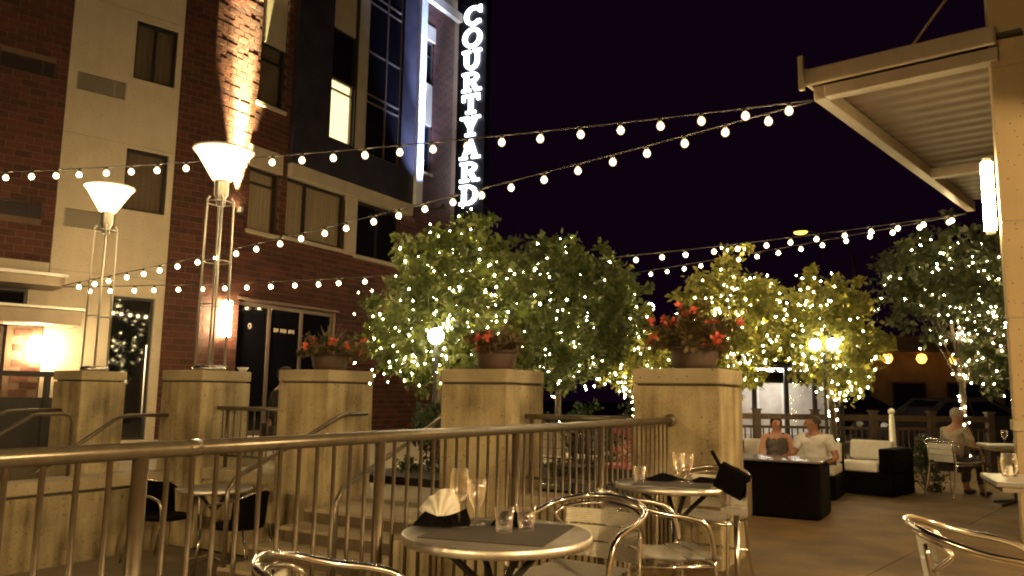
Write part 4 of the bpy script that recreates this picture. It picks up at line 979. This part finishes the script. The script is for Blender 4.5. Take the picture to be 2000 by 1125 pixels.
def folded_napkin(label, x, y, rz, ridge, mat='black_cloth', w_=.11, d_=.06):
    """starched cloth thrown down in flat facets"""
    base = [(-w_,-d_*.8,0),(-w_*.3,-d_*1.2,0),(w_*.4,-d_*1.1,0),(w_,-d_*.7,0),(w_*1.05,d_*.7,0),(0,d_,0),(-w_,d_*.8,0)]; mb = MB()
    mb.add(base+ridge, [(0,1,7),(1,8,7),(1,2,8),(2,9,8),(2,3,9),(3,10,9),(3,4,10),(4,5,10),(5,9,10),(5,8,9),(5,6,8),(6,7,8),(6,0,7),(6,5,4,3,2,1,0)])
    o = mb.build('napkin', mat); o.location = (x, y, ZT1); o.rotation_euler = (0,0,rz)
    ss = o.modifiers.new('subdivision', 'SUBSURF'); ss.subdivision_type = 'SIMPLE'; ss.levels = ss.render_levels = 2
    tx = bpy.data.textures.new('cloth', 'CLOUDS'); tx.noise_scale = .03; dm = o.modifiers.new('crease', 'DISPLACE'); dm.texture = tx; dm.strength = .006; dm.mid_level = .5
    o.location.z += .004; return tag(o, label, 'napkin')
folded_napkin('black napkin with two pointed folds in front of the white one', -1.83, 2.645, math.radians(30), [(-.065,0,.050),(-.015,.01,.028),(.035,-.005,.036),(.098,.0,.062)])
fan_napkin('standing white napkin opened like a shell at the table edge', -1.895, 2.725, math.radians(30), .125, 'white_cloth', 6)
folded_napkin('small black napkin bundle behind the tumblers', -1.60, 2.80, math.radians(20), [(-.04,0,.05),(-.01,.0,.055),(.03,.0,.05),(.06,0,.03)], w_=.08, d_=.05)
folded_napkin('flat folded black napkin beside the two stemmed glasses', -1.68, 4.86, math.radians(25), [(-.06,0,.022),(-.015,.01,.042),(.035,-.005,.03),(.07,.0,.018)], w_=.12, d_=.07)
folded_napkin('flat folded black napkin at the far side of the stemmed glass table', -1.42, 4.93, math.radians(35), [(-.06,0,.03),(-.015,.01,.024),(.035,-.005,.02),(.07,.0,.012)], w_=.11, d_=.06)
def glass(name, label, x, y, kind):
    t = thing(name, label, 'glass', (x, y, ZT1))
    if kind == 'wine': pr = [(0,.001),(.036,.001),(.036,.004),(.008,.010),(.0045,.02),(.0045,.088),(.012,.096),(.030,.115),(.0385,.145),(.036,.19),(.030,.222)]; inner = [(.0285,.222),(.0345,.19),(.037,.145),(.0285,.116),(.010,.099),(0,.097)]
    elif kind == 'goblet': pr = [(0,.001),(.034,.001),(.034,.004),(.010,.010),(.007,.02),(.008,.055),(.014,.064),(.030,.10),(.036,.14),(.037,.175)]; inner = [(.0355,.175),(.0345,.14),(.0285,.10),(.012,.068),(0,.066)]
    else: pr = [(0,.001),(.028,.001),(.030,.004),(.038,.092)]; inner = [(.0365,.092),(.029,.014),(0,.012)]
    sharp_smooth(MB().lathe(pr+inner, n=28).build('glass_body', 'drink_glass', t))
    if kind == 'wine': sharp_smooth(MB().lathe([(0,.0985),(.010,.0995),(.0275,.1165),(.0285,.118),(0,.118)], n=20).build('wine', 'drink_glass', t))
    if kind == 'tumbler': sharp_smooth(MB().lathe([(0,.013),(.0282,.0145),(.0305,.035),(0,.035)], n=20).build('water', 'drink_glass', t))
    return t
glass('wine_glass', 'tall wine glass with a little wine beside the folded napkins', -1.755, 2.655, 'wine'); glass('goblet', 'shorter empty goblet next to the wine glass', -1.725, 2.735, 'goblet')
glass('tumbler', 'tumbler of water standing clear of the goblet, nearer the bare table edge', -1.545, 2.645, 'tumbler'); glass('tumbler', 'second tumbler of water, tucked closer to the ribbed chair back', -1.50, 2.735, 'tumbler')
glass('goblet', 'stemmed glass beside the folded napkin on the second table', -1.59, 4.84, 'goblet'); glass('wine_glass', 'stemmed glass nearest the check stand on the second table', -1.51, 4.76, 'goblet')
glass('tumbler', 'lone tumbler at the railing edge of the second table', -1.79, 4.70, 'tumbler')
glass('goblet', 'stemmed glass on the table of the grey haired man', .32, 11.75, 'goblet')
# chrome stand holding a black folder
t = thing('check_stand', 'chrome post stand holding a black folder by the second table', 'stand', (-1.16, 4.52, 0))
sharp_smooth(MB().tube([(0,0,.02),(0,0,.66)], .017, 12).build('post', 'steel', t)); sharp_smooth(MB().lathe([(0,0),(.13,0),(.13,.012),(.03,.03),(0,.03)], n=24).build('base', 'steel', t))
MB().span(-.075,.075,-.05,.05,.62,.66).span(-.075,.075,.045,.05,.66,.82).span(-.075,-.07,-.05,.045,.66,.74).span(.07,.075,-.05,.045,.66,.80).build('holder_tray', 'steel', t, bevel=.003)
o = MB().box((0,0,0), (.17,.045,.15), mat=Matrix.Rotation(.45, 3, 'Y') @ Matrix.Rotation(.25, 3, 'X')).build('folder', 'black_cloth', bevel=.006); o.location = (-1.18, 4.515, .80); tag(o, 'black folder tilted in the chrome stand', 'folder')
o = MB().tube([(0,0,0),(-.055,.0,.10)], .011, 8).build('pen', 'black_cloth'); o.location = (-1.235, 4.515, .86); tag(o, 'black pen sticking out of the folder', 'pen')

# lounge: wicker console, sofas
t = thing('wicker_console', 'dark wicker console table with a pale glass top in front of the couple', 'table', (-2.05, 9.32, 0))
MB().box((0,0,.285), (1.25, .70, .57)).build('wicker_body', 'wicker', t, bevel=.04); MB().box((0,0,.60), (1.30, .76, .022)).build('glass_top', 'table_glass', t, bevel=.006); MB().box((0,0,.579), (1.2,.66,.014)).build('top_frame', 'wicker', t)
def sofa(label, x, y, w_, d_, rz, arm=(1,1), hb=.62):
    t = thing('wicker_sofa', label, 'sofa', (x, y, 0), rz, 'wicker sofas')
    MB().box((0,0,.15), (w_, d_, .30)).build('base', 'wicker', t, bevel=.02); MB().box((0, d_/2-.06, .30+(hb-.30)/2), (w_, .12, hb-.30)).build('back_frame', 'wicker', t, bevel=.02)
    for s in (-1, 1):
        if arm[(s+1)//2]: MB().box((s*(w_/2-.10), -.02, .30+.16), (.20, d_-.14, .32)).build('arm', 'wicker', t, bevel=.02)
    n = max(1, round(w_/.7)); ww = (w_-.2*sum(arm))/n; x0 = -w_/2+.2*arm[0]
    for i in range(n):
        MB().box((x0+ww*(i+.5), -.06, .365), (ww-.012, d_-.16, .125)).build('seat_cushion', 'cushion', t, bevel=.03); MB().box((x0+ww*(i+.5), d_/2-.18, .565), (ww-.015, .13, .27), mat=Matrix.Rotation(-.12, 3, 'X')).build('back_cushion', 'cushion', t, bevel=.035)
    return t
sofa('long wicker sofa with white cushions holding the couple', -2.30, 11.35, 1.5, .85, 0, (1,0), .66)
sofa('empty wicker armchair sofa with a dark arm beside the couple', -1.24, 12.25, .80, .85, math.radians(-14), (0,1), .60)
# tables on the right
def square_table(label, x, y, rz, w_=.72):
    t = thing('square_table', label, 'table', (x, y, 0), rz, 'square dining tables'); MB().box((0,0,.722), (w_, w_, .035)).build('tabletop', 'laminate', t, bevel=.006); MB().box((0,0,.685), (w_-.08, w_-.08, .03)).build('under_frame', 'steel', t)
    MB().tube([(0,0,.03),(0,0,.67)], .035, 10).build('column', 'dark_metal', t)
    for a in range(4): c, s = math.cos(PI/4+a*PI/2), math.sin(PI/4+a*PI/2); MB().tube([(0,0,.06),(.3*c,.3*s,.015)], [.028,.016], 6).build('foot', 'dark_metal', t)
    return t
square_table('square table with a dark pedestal in front of the masonry corner', .42, 6.62, .12); square_table('square table in front of the grey haired man', .42, 11.85, .2, .7)
t = thing('candle_lantern', 'glass candle lantern on the square table by the masonry corner', 'lantern', (.20, 6.72, .74)); MB().lathe([(0,0),(.05,0),(.05,.012),(0,.012)], n=16).build('base', 'steel', t)
sharp_smooth(MB().lathe([(.035,.012),(.05,.04),(.055,.10),(.045,.16),(.043,.16),(.053,.10),(.048,.04),(.033,.014)], n=20).build('globe', 'drink_glass', t)); MB().tube([(0,0,.012),(0,0,.07)], .02, 10).build('candle', 'white_cloth', t)
o = MB().box((0,0,.012), (.26,.2,.024), .3).box((.02,.01,.036), (.22,.17,.02), .5).build('menu_stack', 'black_cloth'); o.location = (.45, 6.6, .741); tag(o, 'dark menus stacked on the square table', 'menus')
t = thing('bowl', 'small white bowl left on top of the taller lamp pillar', 'bowl', (-7.50, 6.62, 1.48)); sharp_smooth(MB().lathe([(0,0),(.035,0),(.07,.05),(.066,.05),(.03,.008),(0,.008)], n=20).build('dish', 'white_paint', t))
# terrace things glimpsed through the railings
t = thing('round_back_chair', 'pink woven round back chair behind the railing between flower pillars', 'chair', (-2.95, 7.55, ZT)); pw = MB()
for k in range(4): r_ = .22-.05*k; pw.tube([(r_*math.cos(a*PI/12), .02*k, .62+r_*math.sin(a*PI/12)) for a in range(24)], .012, 5, closed=True)
for k in range(16): a = k*PI/8; pw.tube([(.03*math.cos(a), .06, .62+.03*math.sin(a)), (.22*math.cos(a), 0, .62+.22*math.sin(a))], .006, 4)
pw.build('back', 'pink_weave', t); MB().lathe([(0,.38),(.21,.38),(.21,.41),(0,.41)], (0,-.2,0), 18).build('seat', 'pink_weave', t)
for sx, sy in ((-.15,-.33),(.15,-.33),(-.15,-.05),(.15,-.05)): MB().tube([(sx*.8, sy, .38), (sx, sy, 0)], .011, 6).build('leg', 'dark_metal', t)
t = thing('round_back_chair', 'black round back chair behind the railing beside the pink one', 'chair', (-3.25, 7.1, ZT)); pw = MB()
pw.tube([(.17*math.cos(a*PI/12), 0, .60+.20*math.sin(a*PI/12)) for a in range(24)], .02, 6, closed=True); pw.lathe([(0,0),(.15,0),(.15,.006),(0,.006)], n=4)
pw = MB(); pw.tube([(.17*math.cos(a*PI/12), 0, .60+.20*math.sin(a*PI/12)) for a in range(24)], .02, 6, closed=True)
for k in range(5): pw.tube([(-.12+.06*k, 0, .60-.18*math.cos((-.12+.06*k)*8)), (-.12+.06*k, 0, .60+.18*math.cos((-.12+.06*k)*8))], .01, 5)
pw.build('back', 'dark_metal', t); MB().lathe([(0,.38),(.19,.38),(.19,.41),(0,.41)], (0,-.18,0), 18).build('seat', 'dark_metal', t)
for sx, sy in ((-.13,-.3),(.13,-.3),(-.13,-.04),(.13,-.04)): MB().tube([(sx*.8, sy, .38), (sx, sy, 0)], .011, 6).build('leg', 'dark_metal', t)
# dark enclosure and seating below the entrance canopy
t = thing('patio_screen', 'dark metal screen with clear panels in front of the hotel entrance', 'fence', (-13.4, 7.6, ZT), math.radians(-108))
for k in range(5): MB().box((-1.0+k*.9,0,.62), (.09,.09,1.24)).build('post', 'dark_metal', t)
MB().box((.8,0,1.28), (3.75,.11,.09)).build('top_rail', 'dark_metal', t); MB().box((.8,0,.45), (3.6,.05,.9)).build('lower_panel', 'dark_metal', t)
for k in range(4): MB().box((-.55+k*.9,0,1.07), (.78,.012,.32)).build('pane', 'window_glass', t)

# ================================================================== PEOPLE
def skin_mesh(name, pts, edges, mat, parent, sub=2, root=0, cloth=False):
    """pts: (x, y, z, rx, ry)"""
    me = bpy.data.meshes.new(name); me.from_pydata([p[:3] for p in pts], edges, []); me.update()
    o = bpy.data.objects.new(name, me); COL.objects.link(o); o.parent = parent
    sk = o.modifiers.new('skin', 'SKIN'); sk.use_smooth_shade = True
    if not me.skin_vertices:
        bpy.context.view_layer.objects.active = o
    sv = me.skin_vertices[0].data
    for i, p in enumerate(pts): sv[i].radius = (p[3], p[4]); sv[i].use_root = (i == root)
    ss = o.modifiers.new('subdivision', 'SUBSURF'); ss.levels = sub; ss.render_levels = sub
    if cloth:
        tx = bpy.data.textures.new('cloth', 'CLOUDS'); tx.noise_scale = .07; dm = o.modifiers.new('folds', 'DISPLACE'); dm.texture = tx; dm.strength = .035; dm.mid_level = .45
    me.materials.append(M[mat]); return o
def person(label, loc, rz, skin, hair, top, top_mat, arms, lean=0., scale=1., seat=.42, sleeves='short', head_turn=0., long_hair=False):
    t = thing('person', label, 'person', loc, rz, 'people on the patio'); t.scale = scale if isinstance(scale, tuple) else (scale,)*3; S = seat
    sh = lambda h: -lean*h                        # forward lean grows with height
    P = [(0,sh(0),S+.09,.15,.12), (0,sh(.2)+.01,S+.26,.135,.105), (0,sh(.38),S+.44,.16,.115), (0,sh(.5),S+.56,.10,.085), (0,sh(.56)-.01,S+.63,.052,.056),
         (0,sh(.62)-.03,S+.69,.060,.066), (0,sh(.68)-.025,S+.77,.078,.094), (0,sh(.75)-.015,S+.85,.066,.08)]
    E = [(i, i+1) for i in range(7)]
    ht = math.sin(head_turn), -math.cos(head_turn)
    P.append((ht[0]*.118, sh(.66)-.02+ht[1]*.118, S+.745, .014, .014)); E.append((6, 8))            # nose
    for s, arm in ((-1, arms[0]), (1, arms[1])):
        b = len(P); P.append((s*.17, sh(.5), S+.55, .062, .06)); P.append((*arm[0], .044, .044)); P.append((*arm[1], .030, .028)); E += [(3, b), (b, b+1), (b+1, b+2)]
        wv = Vector(arm[1]); d = (wv-Vector(arm[0])).normalized(); side = d.cross(Vector((0,0,1))).normalized(); h = wv+d*.06; P.append((*h, .034, .018)); E.append((b+2, b+3))
        for k, (off, ln) in enumerate(((-.030,.075),(-.010,.088),(.010,.084),(.030,.066))):
            f1 = h+d*.035+side*off; f2 = f1+d*ln*.5+Vector((0,0,-.008)); f3 = f1+d*ln*.9+Vector((0,0,-.03)); q = len(P)
            P += [(*f1,.0095,.0095), (*f2,.009,.009), (*f3,.0075,.0075)]; E += [(b+3, q), (q, q+1), (q+1, q+2)]
        th = wv+d*.03-side*s*.04; q = len(P); P += [(*th,.011,.011), (*(th+d*.045-side*s*.012),.009,.009)]; E += [(b+2, q), (q, q+1)]
    for s in (-1, 1):
        b = len(P); P += [(s*.09,-.02,S+.07,.10,.09), (s*.13,-.42,S+.07,.068,.066), (s*.13,-.40,.10,.046,.046), (s*.13,-.52,.045,.045,.035)]; E += [(0, b), (b, b+1), (b+1, b+2), (b+2, b+3)]
    body = skin_mesh('body', P, E, skin, t)
    # clothes: the same limbs a little fuller
    Q = [(p[0],p[1],p[2],p[3]*1.10,p[4]*1.12) for p in P[:4]]; Q[3] = (*Q[3][:3], .105, .092); G = [(0,1),(1,2),(2,3)]
    if sleeves != 'none':
        for k, (s, arm) in enumerate(((-1, arms[0]), (1, arms[1]))):
            b = len(Q); a0 = Vector((s*.17, sh(.5), S+.55)); a1 = Vector(arm[0]); Q.append((*a0,.074,.072)); G.append((3, b))
            if sleeves == 'short': q = a0.lerp(a1, .72); Q.append((*q,.066,.066)); G.append((b, b+1))
            else: Q.append((*a1,.056,.056)); q = a1.lerp(Vector(arm[1]), .92); Q.append((*q,.044,.044)); G += [(b,b+1),(b+1,b+2)]
    if sleeves == 'none':
        for s in (-1, 1): b = len(Q); Q += [(s*.085, sh(.5)-.05, S+.56, .022, .022), (s*.10, sh(.5)-.01, S+.625, .018, .018)]; G += [(3, b), (b, b+1)]
    skin_mesh(top, Q, G, top_mat, t, 3, cloth=True)
    L = [(p[0],p[1],p[2],p[3],p[4]) for p in P[-8:]]; J = [(0,sh(0),S+.07,.16,.13)]; Gj = []
    for k in (0, 4): n_ = len(J); J += [(*L[k][:3],.112,.10), (*L[k+1][:3],.080,.078), (L[k+2][0],L[k+2][1],.16,.062,.062)]; Gj += [(0,n_),(n_,n_+1),(n_+1,n_+2)]
    skin_mesh('trousers', J, Gj, 'trousers', t, 3, cloth=True)
    for s in (-1, 1): sharp_smooth(MB().ball((s*.13,-.48,.045), (.05,.13,.045), 10, 6).build('shoe', 'shoe', t))
    hc = Vector((0, sh(.68)-.02, S+.79)); hb = MB(); hb.ball((0,0,0), (.088,.106,.105), 16, 10); hm = hb.build('hair', hair, t, smooth=True); sharp_smooth(hm)
    bmh = bmesh.new(); bmh.from_mesh(hm.data)
    cut = [v for v in bmh.verts if (v.co.y < -.035 and v.co.z < .055) or (v.co.z < (-.09 if long_hair else -.045))]
    bmesh.ops.delete(bmh, geom=cut, context='VERTS')
    for v in bmh.verts: v.co *= 1.0+.05*math.sin(v.co.x*90)*math.cos(v.co.z*70)
    bmh.to_mesh(hm.data); bmh.free(); hm.location = hc; hm.rotation_euler = (0,0,head_turn)
    if long_hair: b_ = MB(); b_.ball((0,.085,-.03), (.05,.05,.06), 10, 8); o = sharp_smooth(b_.build('hair_bun', hair, t)); o.location = hc; o.rotation_euler = (0,0,head_turn)
    fr = Matrix.Rotation(head_turn, 3, 'Z')
    for s in (-1, 1):
        o = MB().ball((0,0,0), .011, 8, 6).build('eye', 'eye', t); o.location = hc+fr @ Vector((s*.032,-.088,-.015)); o = MB().ball((0,0,0), (.012,.02,.03), 8, 6).build('ear', skin, t); sharp_smooth(o); o.location = hc+fr @ Vector((s*.084,.005,-.035)); o.rotation_euler = (0,0,head_turn)
    o = MB().ball((0,0,0), (.024,.008,.007), 8, 6).build('mouth', 'lip', t); o.location = hc+fr @ Vector((0,-.085,-.075)); o.rotation_euler = (0,0,head_turn)
    return t
person('seated man in a white T-shirt turning towards the woman', (-1.78, 11.12, 0), math.radians(-22), 'skin', 'hair_brown', 'tee_shirt', 'tee_white',
       [((-.27,-.14,.66),(-.30,-.40,.60)), ((.26,-.02,.64),(.22,-.26,.56))], .12, (1.04,1.0,.82), .40, 'short', math.radians(-60))
person('seated woman in a dark sleeveless top beside the man', (-2.30, 11.12, 0), math.radians(12), 'skin_pale', 'hair_brown', 'tank_top', 'top_grey',
       [((-.23,-.06,.62),(-.14,-.30,.56)), ((.23,-.08,.62),(.10,-.30,.58))], .05, (.92,.90,.77), .44, 'none', math.radians(15), True)
person('grey haired man in an olive shirt seated in the aluminium chair', (-.27, 12.45, .0), face(.62, .78), 'skin', 'hair_grey', 'shirt', 'shirt_olive',
       [((-.25,-.14,.72),(-.16,-.38,.74)), ((.25,-.14,.72),(.16,-.38,.74))], .16, .90, .42, 'short', 0)
person('person in black sitting on the terrace half hidden by a pillar', (-7.62, 7.28, ZT), face(.85, .52), 'skin', 'hair_black', 'jacket', 'jacket_black',
       [((-.25,-.1,.68),(-.18,-.36,.70)), ((.25,-.1,.68),(.18,-.36,.70))], .12, 1.02, .45, 'long', 0)
t = thing('terrace_bench', 'pale block bench with white cushions on the terrace under the person in black', 'bench', (-7.60, 7.22, ZT), math.radians(-20)); MB().box((0,0,.19), (1.3,.46,.38)).build('seat_block', 'white_paint', t, bevel=.02)
for sx in (-.33, .33): MB().box((sx,0,.43), (.62,.46,.09)).build('seat_cushion', 'white_cloth', t, bevel=.03)

# ================================================================== BEYOND THE PATIO
f0, f1 = Vector((-4.3, 14.25, 0)), Vector((.25, 16.9, 0)); fd = (f1-f0).normalized(); fl = (f1-f0).length
t = thing('wooden_fence', 'dark slatted wooden fence with square posts behind the sofas', 'fence', f0, math.atan2(fd.y, fd.x))
for k in range(6):
    o = MB().box((fl*k/5,0,.53), (.12,.12,1.06)).build('post', 'wood_fence', t, bevel=.008); MB().box((fl*k/5,0,1.075), (.15,.15,.03)).build('post_cap', 'wood_fence', o)
for k in range(5):
    a, b = fl*k/5+.062, fl*(k+1)/5-.062
    MB().span(a, b, -.035, .035, .90, 1.0).build('top_rail', 'wood_fence', t); MB().span(a, b, -.025, .025, .74, .79).build('middle_rail', 'wood_fence', t); MB().span(a, b, -.025, .025, .10, .15).build('bottom_rail', 'wood_fence', t)
sl = MB().box((0,0,.445), (.022,.022,.585)).mesh('slat', 'wood_fence')
for k in range(5):
    for i in range(9): link('slat', sl, t, (fl*k/5+.062+(fl/5-.124)*(i+.5)/9, 0, 0))
t = thing('marker_post', 'white tapered marker post with a round knob in front of the wooden fence', 'post', (-1.215, 15.15, 0)); sharp_smooth(MB().lathe([(0,0),(.085,0),(.075,.05),(.04,1.0),(.03,1.03),(0,1.03)], n=14).build('shaft', 'white_paint', t)); sharp_smooth(MB().ball((0,0,1.08), .055, 12, 8).build('knob', 'white_paint', t))
# glazed shelter across the walk
t = thing('street_shelter', 'dark framed street shelter with a bright lit roof beyond the fence', 'shelter', (-4.1, 20.9, -.06), math.radians(28))
for x in (-1.35,-.75,.05,.75,1.4): MB().box((x,0,1.05), (.10,.10,2.1)).build('post', 'dark_metal', t)
MB().box((0,.5,2.14), (3.1,1.5,.08)).build('roof', 'dark_metal', t); MB().box((-.05,.3,2.06), (1.3,.35,.05)).build('lamp_panel', 'ceiling_glow', t); MB().box((0,1.15,.9), (3.0,.05,1.7)).build('back_wall', 'shelter_wall', t)
for x in (-1.05,-.35,.4,1.075): MB().box((x,.0,1.25), (.55,.012,1.2)).build('pane', 'window_glass', t)
MB().box((0,.55,.42), (2.2,.4,.06)).build('bench', 'shelter_wall', t)
for k in range(4): MB().box((-1.75,-.1,1.30+.1*k), (.36-.05*(k % 2),.02,.025)).build('neon_bar', 'neon_purple', t)
def lantern(label, x, y, zb, h, n=1, mat='street_white', r=.13):
    t = thing('street_lantern', label, 'street lamp', (x, y, zb)); sharp_smooth(MB().tube([(0,0,0),(0,0,.4),(0,0,h-r)], [.05,.028,.022], 10).build('pole', 'dark_metal', t))
    for k in range(n):
        a = k*2*PI/max(n,1); ox = .13*math.cos(a) if n > 1 else 0; oy = .13*math.sin(a) if n > 1 else 0
        if n > 1: MB().tube([(0,0,h-.3),(ox,oy,h-.25),(ox,oy,h-.15)], .02, 6).build('arm', 'dark_metal', t)
        g = sharp_smooth(MB().lathe([(0,-r),(r*.5,-r*.87),(r*.87,-r*.5),(r,0),(r*.87,r*.5),(r*.5,r*.87),(0,r)], (ox,oy,h), 14).build('globe', mat, t)); MB().lathe([(0,r*.95),(r*.4,r*.95),(r*.15,r*1.4),(0,r*1.5)], (ox,oy,h), 10).build('finial', 'dark_metal', g)
    return t
lantern('single globe street lantern glowing in front of the broad tree behind the stairs', -6.33, 8.90, ZT, 1.84, 1, r=.11)
lantern('twin globe street lantern glowing in front of the slender tree', -2.02, 13.52, 0, 2.14, 2, r=.095)
lantern('small white street lantern far off above the small bright tree', -10.37, 28.44, -.5, 5.14, 1, r=.16)
t = thing('street_light', 'tall street light with an orange lamp on a long arm', 'street lamp', (-4.85, 42.9, -.5)); sharp_smooth(MB().tube([(0,0,0),(0,0,8.8),(-.3,-.2,9.8),(-2.0,-1.55,10.25)], [.12,.08,.06,.05], 8).build('pole', 'dark_metal', t))
MB().ball((-2.2,-1.7,10.25), (.45,.3,.14), 12, 6).build('head', 'dark_metal', t); MB().ball((-2.2,-1.7,10.13), (.34,.22,.13), 12, 6).build('lamp_lens', 'street_orange', t)
t = thing('far_building', 'low brown building across the street lit by orange wall lamps', 'building', (-1.2, 36.5, -.5), math.radians(22))
MB().box((0,2,2.1), (9,4,4.2)).build('wall', 'far_wall', t); MB().box((0,-.45,3.75), (8.6,.9,.12)).build('awning', 'awning', t); MB().box((0,2,4.3), (9.3,4.3,.2)).build('roof', 'awning', t)
for k in range(4): o = MB().box((-3.2+k*2.1,-.03,1.6), (1.3,.1,1.9)).build('window', 'frame_dark', t); MB().box((-3.2+k*2.1,-.085,1.6), (1.15,.02,1.75)).build('pane', 'dark_glass', o)
for k, lb in enumerate(('orange wall lamp at the shelter end of the far building', 'orange wall lamp in the middle of the far building', 'orange wall lamp half behind the large dark tree')):
    px_, py_, pz_ = ((-2.85,35.0,2.95), (-1.66,35.45,2.95), (-.52,35.95,2.92))[k]; q = thing('far_wall_lamp', lb, 'wall lamp', (px_, py_, pz_), group='orange lamps on the far building')
    sharp_smooth(MB().lathe([(0,-.2),(.12,-.16),(.2,0),(.14,.16),(0,.2)], n=12).build('globe', 'street_orange', q)); MB().tube([(0,0,.18),(.15,.35,.3),(.3,.75,.3)], .03, 6).build('bracket', 'dark_metal', q)
def car(label, x, y, z, rz, mat):
    t = thing('parked_car', label, 'car', (x, y, z), rz, 'cars parked across the street')
    prof = [(-2.2,.35),(-2.22,.62),(-2.05,.80),(-1.15,.90),(-.55,1.36),(.75,1.40),(1.45,1.0),(2.1,.92),(2.22,.65),(2.2,.35)]; b = MB(); n = len(prof)
    rows = ((-.86,.0),(-.90,.5),(.90,.5),(.86,.0))
    for s in (-1, 1):
        for px_, pz_ in prof: b.v.append((px_, s*(.88 if pz_ < .95 else .88-.22*(pz_-.9)/.5), pz_))
    for i in range(n): b.f.append((i, (i+1) % n, n+(i+1) % n, n+i))
    b.f.append(tuple(range(n))); b.f.append(tuple(n+i for i in reversed(range(n)))); b.build('body', mat, t, bevel=.06)
    for s in (-1, 1):
        q = [(-1.0,.93),(-.52,1.30),(.1,1.33),(.1,.95)], [(.16,.95),(.16,1.33),(.70,1.34),(1.25,1.0)]
        for pl in q: m_ = MB(); k = len(pl); m_.add([(a, s*(.895-.20*(c-.9)/.5), c) for a, c in pl], [tuple(range(k))]); m_.build('side_window', 'dark_glass', t)
        for wx in (-1.35, 1.35): wh = MB().tube([(wx, s*.72, .32),(wx, s*.90, .32)], .32, 20).build('wheel', 'tyre', t); MB().tube([(wx, s*.895, .32),(wx, s*.912, .32)], .2, 14).build('rim', 'brushed', wh)
        MB().ball((-2.17, s*.62, .68), (.06,.17,.08), 10, 6).build('headlight', 'white_paint', t); MB().ball((2.17, s*.62, .75), (.05,.15,.08), 10, 6).build('tail_light', 'flower_red', t)
    for pl in ([(-1.08,.915),(-.58,1.345)], [(.80,1.385),(1.42,1.02)]): m_ = MB(); m_.add([(pl[0][0],-.78,pl[0][1]+.012),(pl[0][0],.78,pl[0][1]+.012),(pl[1][0],.66,pl[1][1]+.012),(pl[1][0],-.66,pl[1][1]+.012)], [(0,1,2,3)]); m_.build('windscreen', 'dark_glass', t)
    return t
car('grey car parked beyond the fence in front of the brown building', -.6, 24.8, -.06, math.radians(35), 'car_silver'); car('black car parked beside the street shelter', -3.6, 27.2, -.06, math.radians(20), 'car_dark')
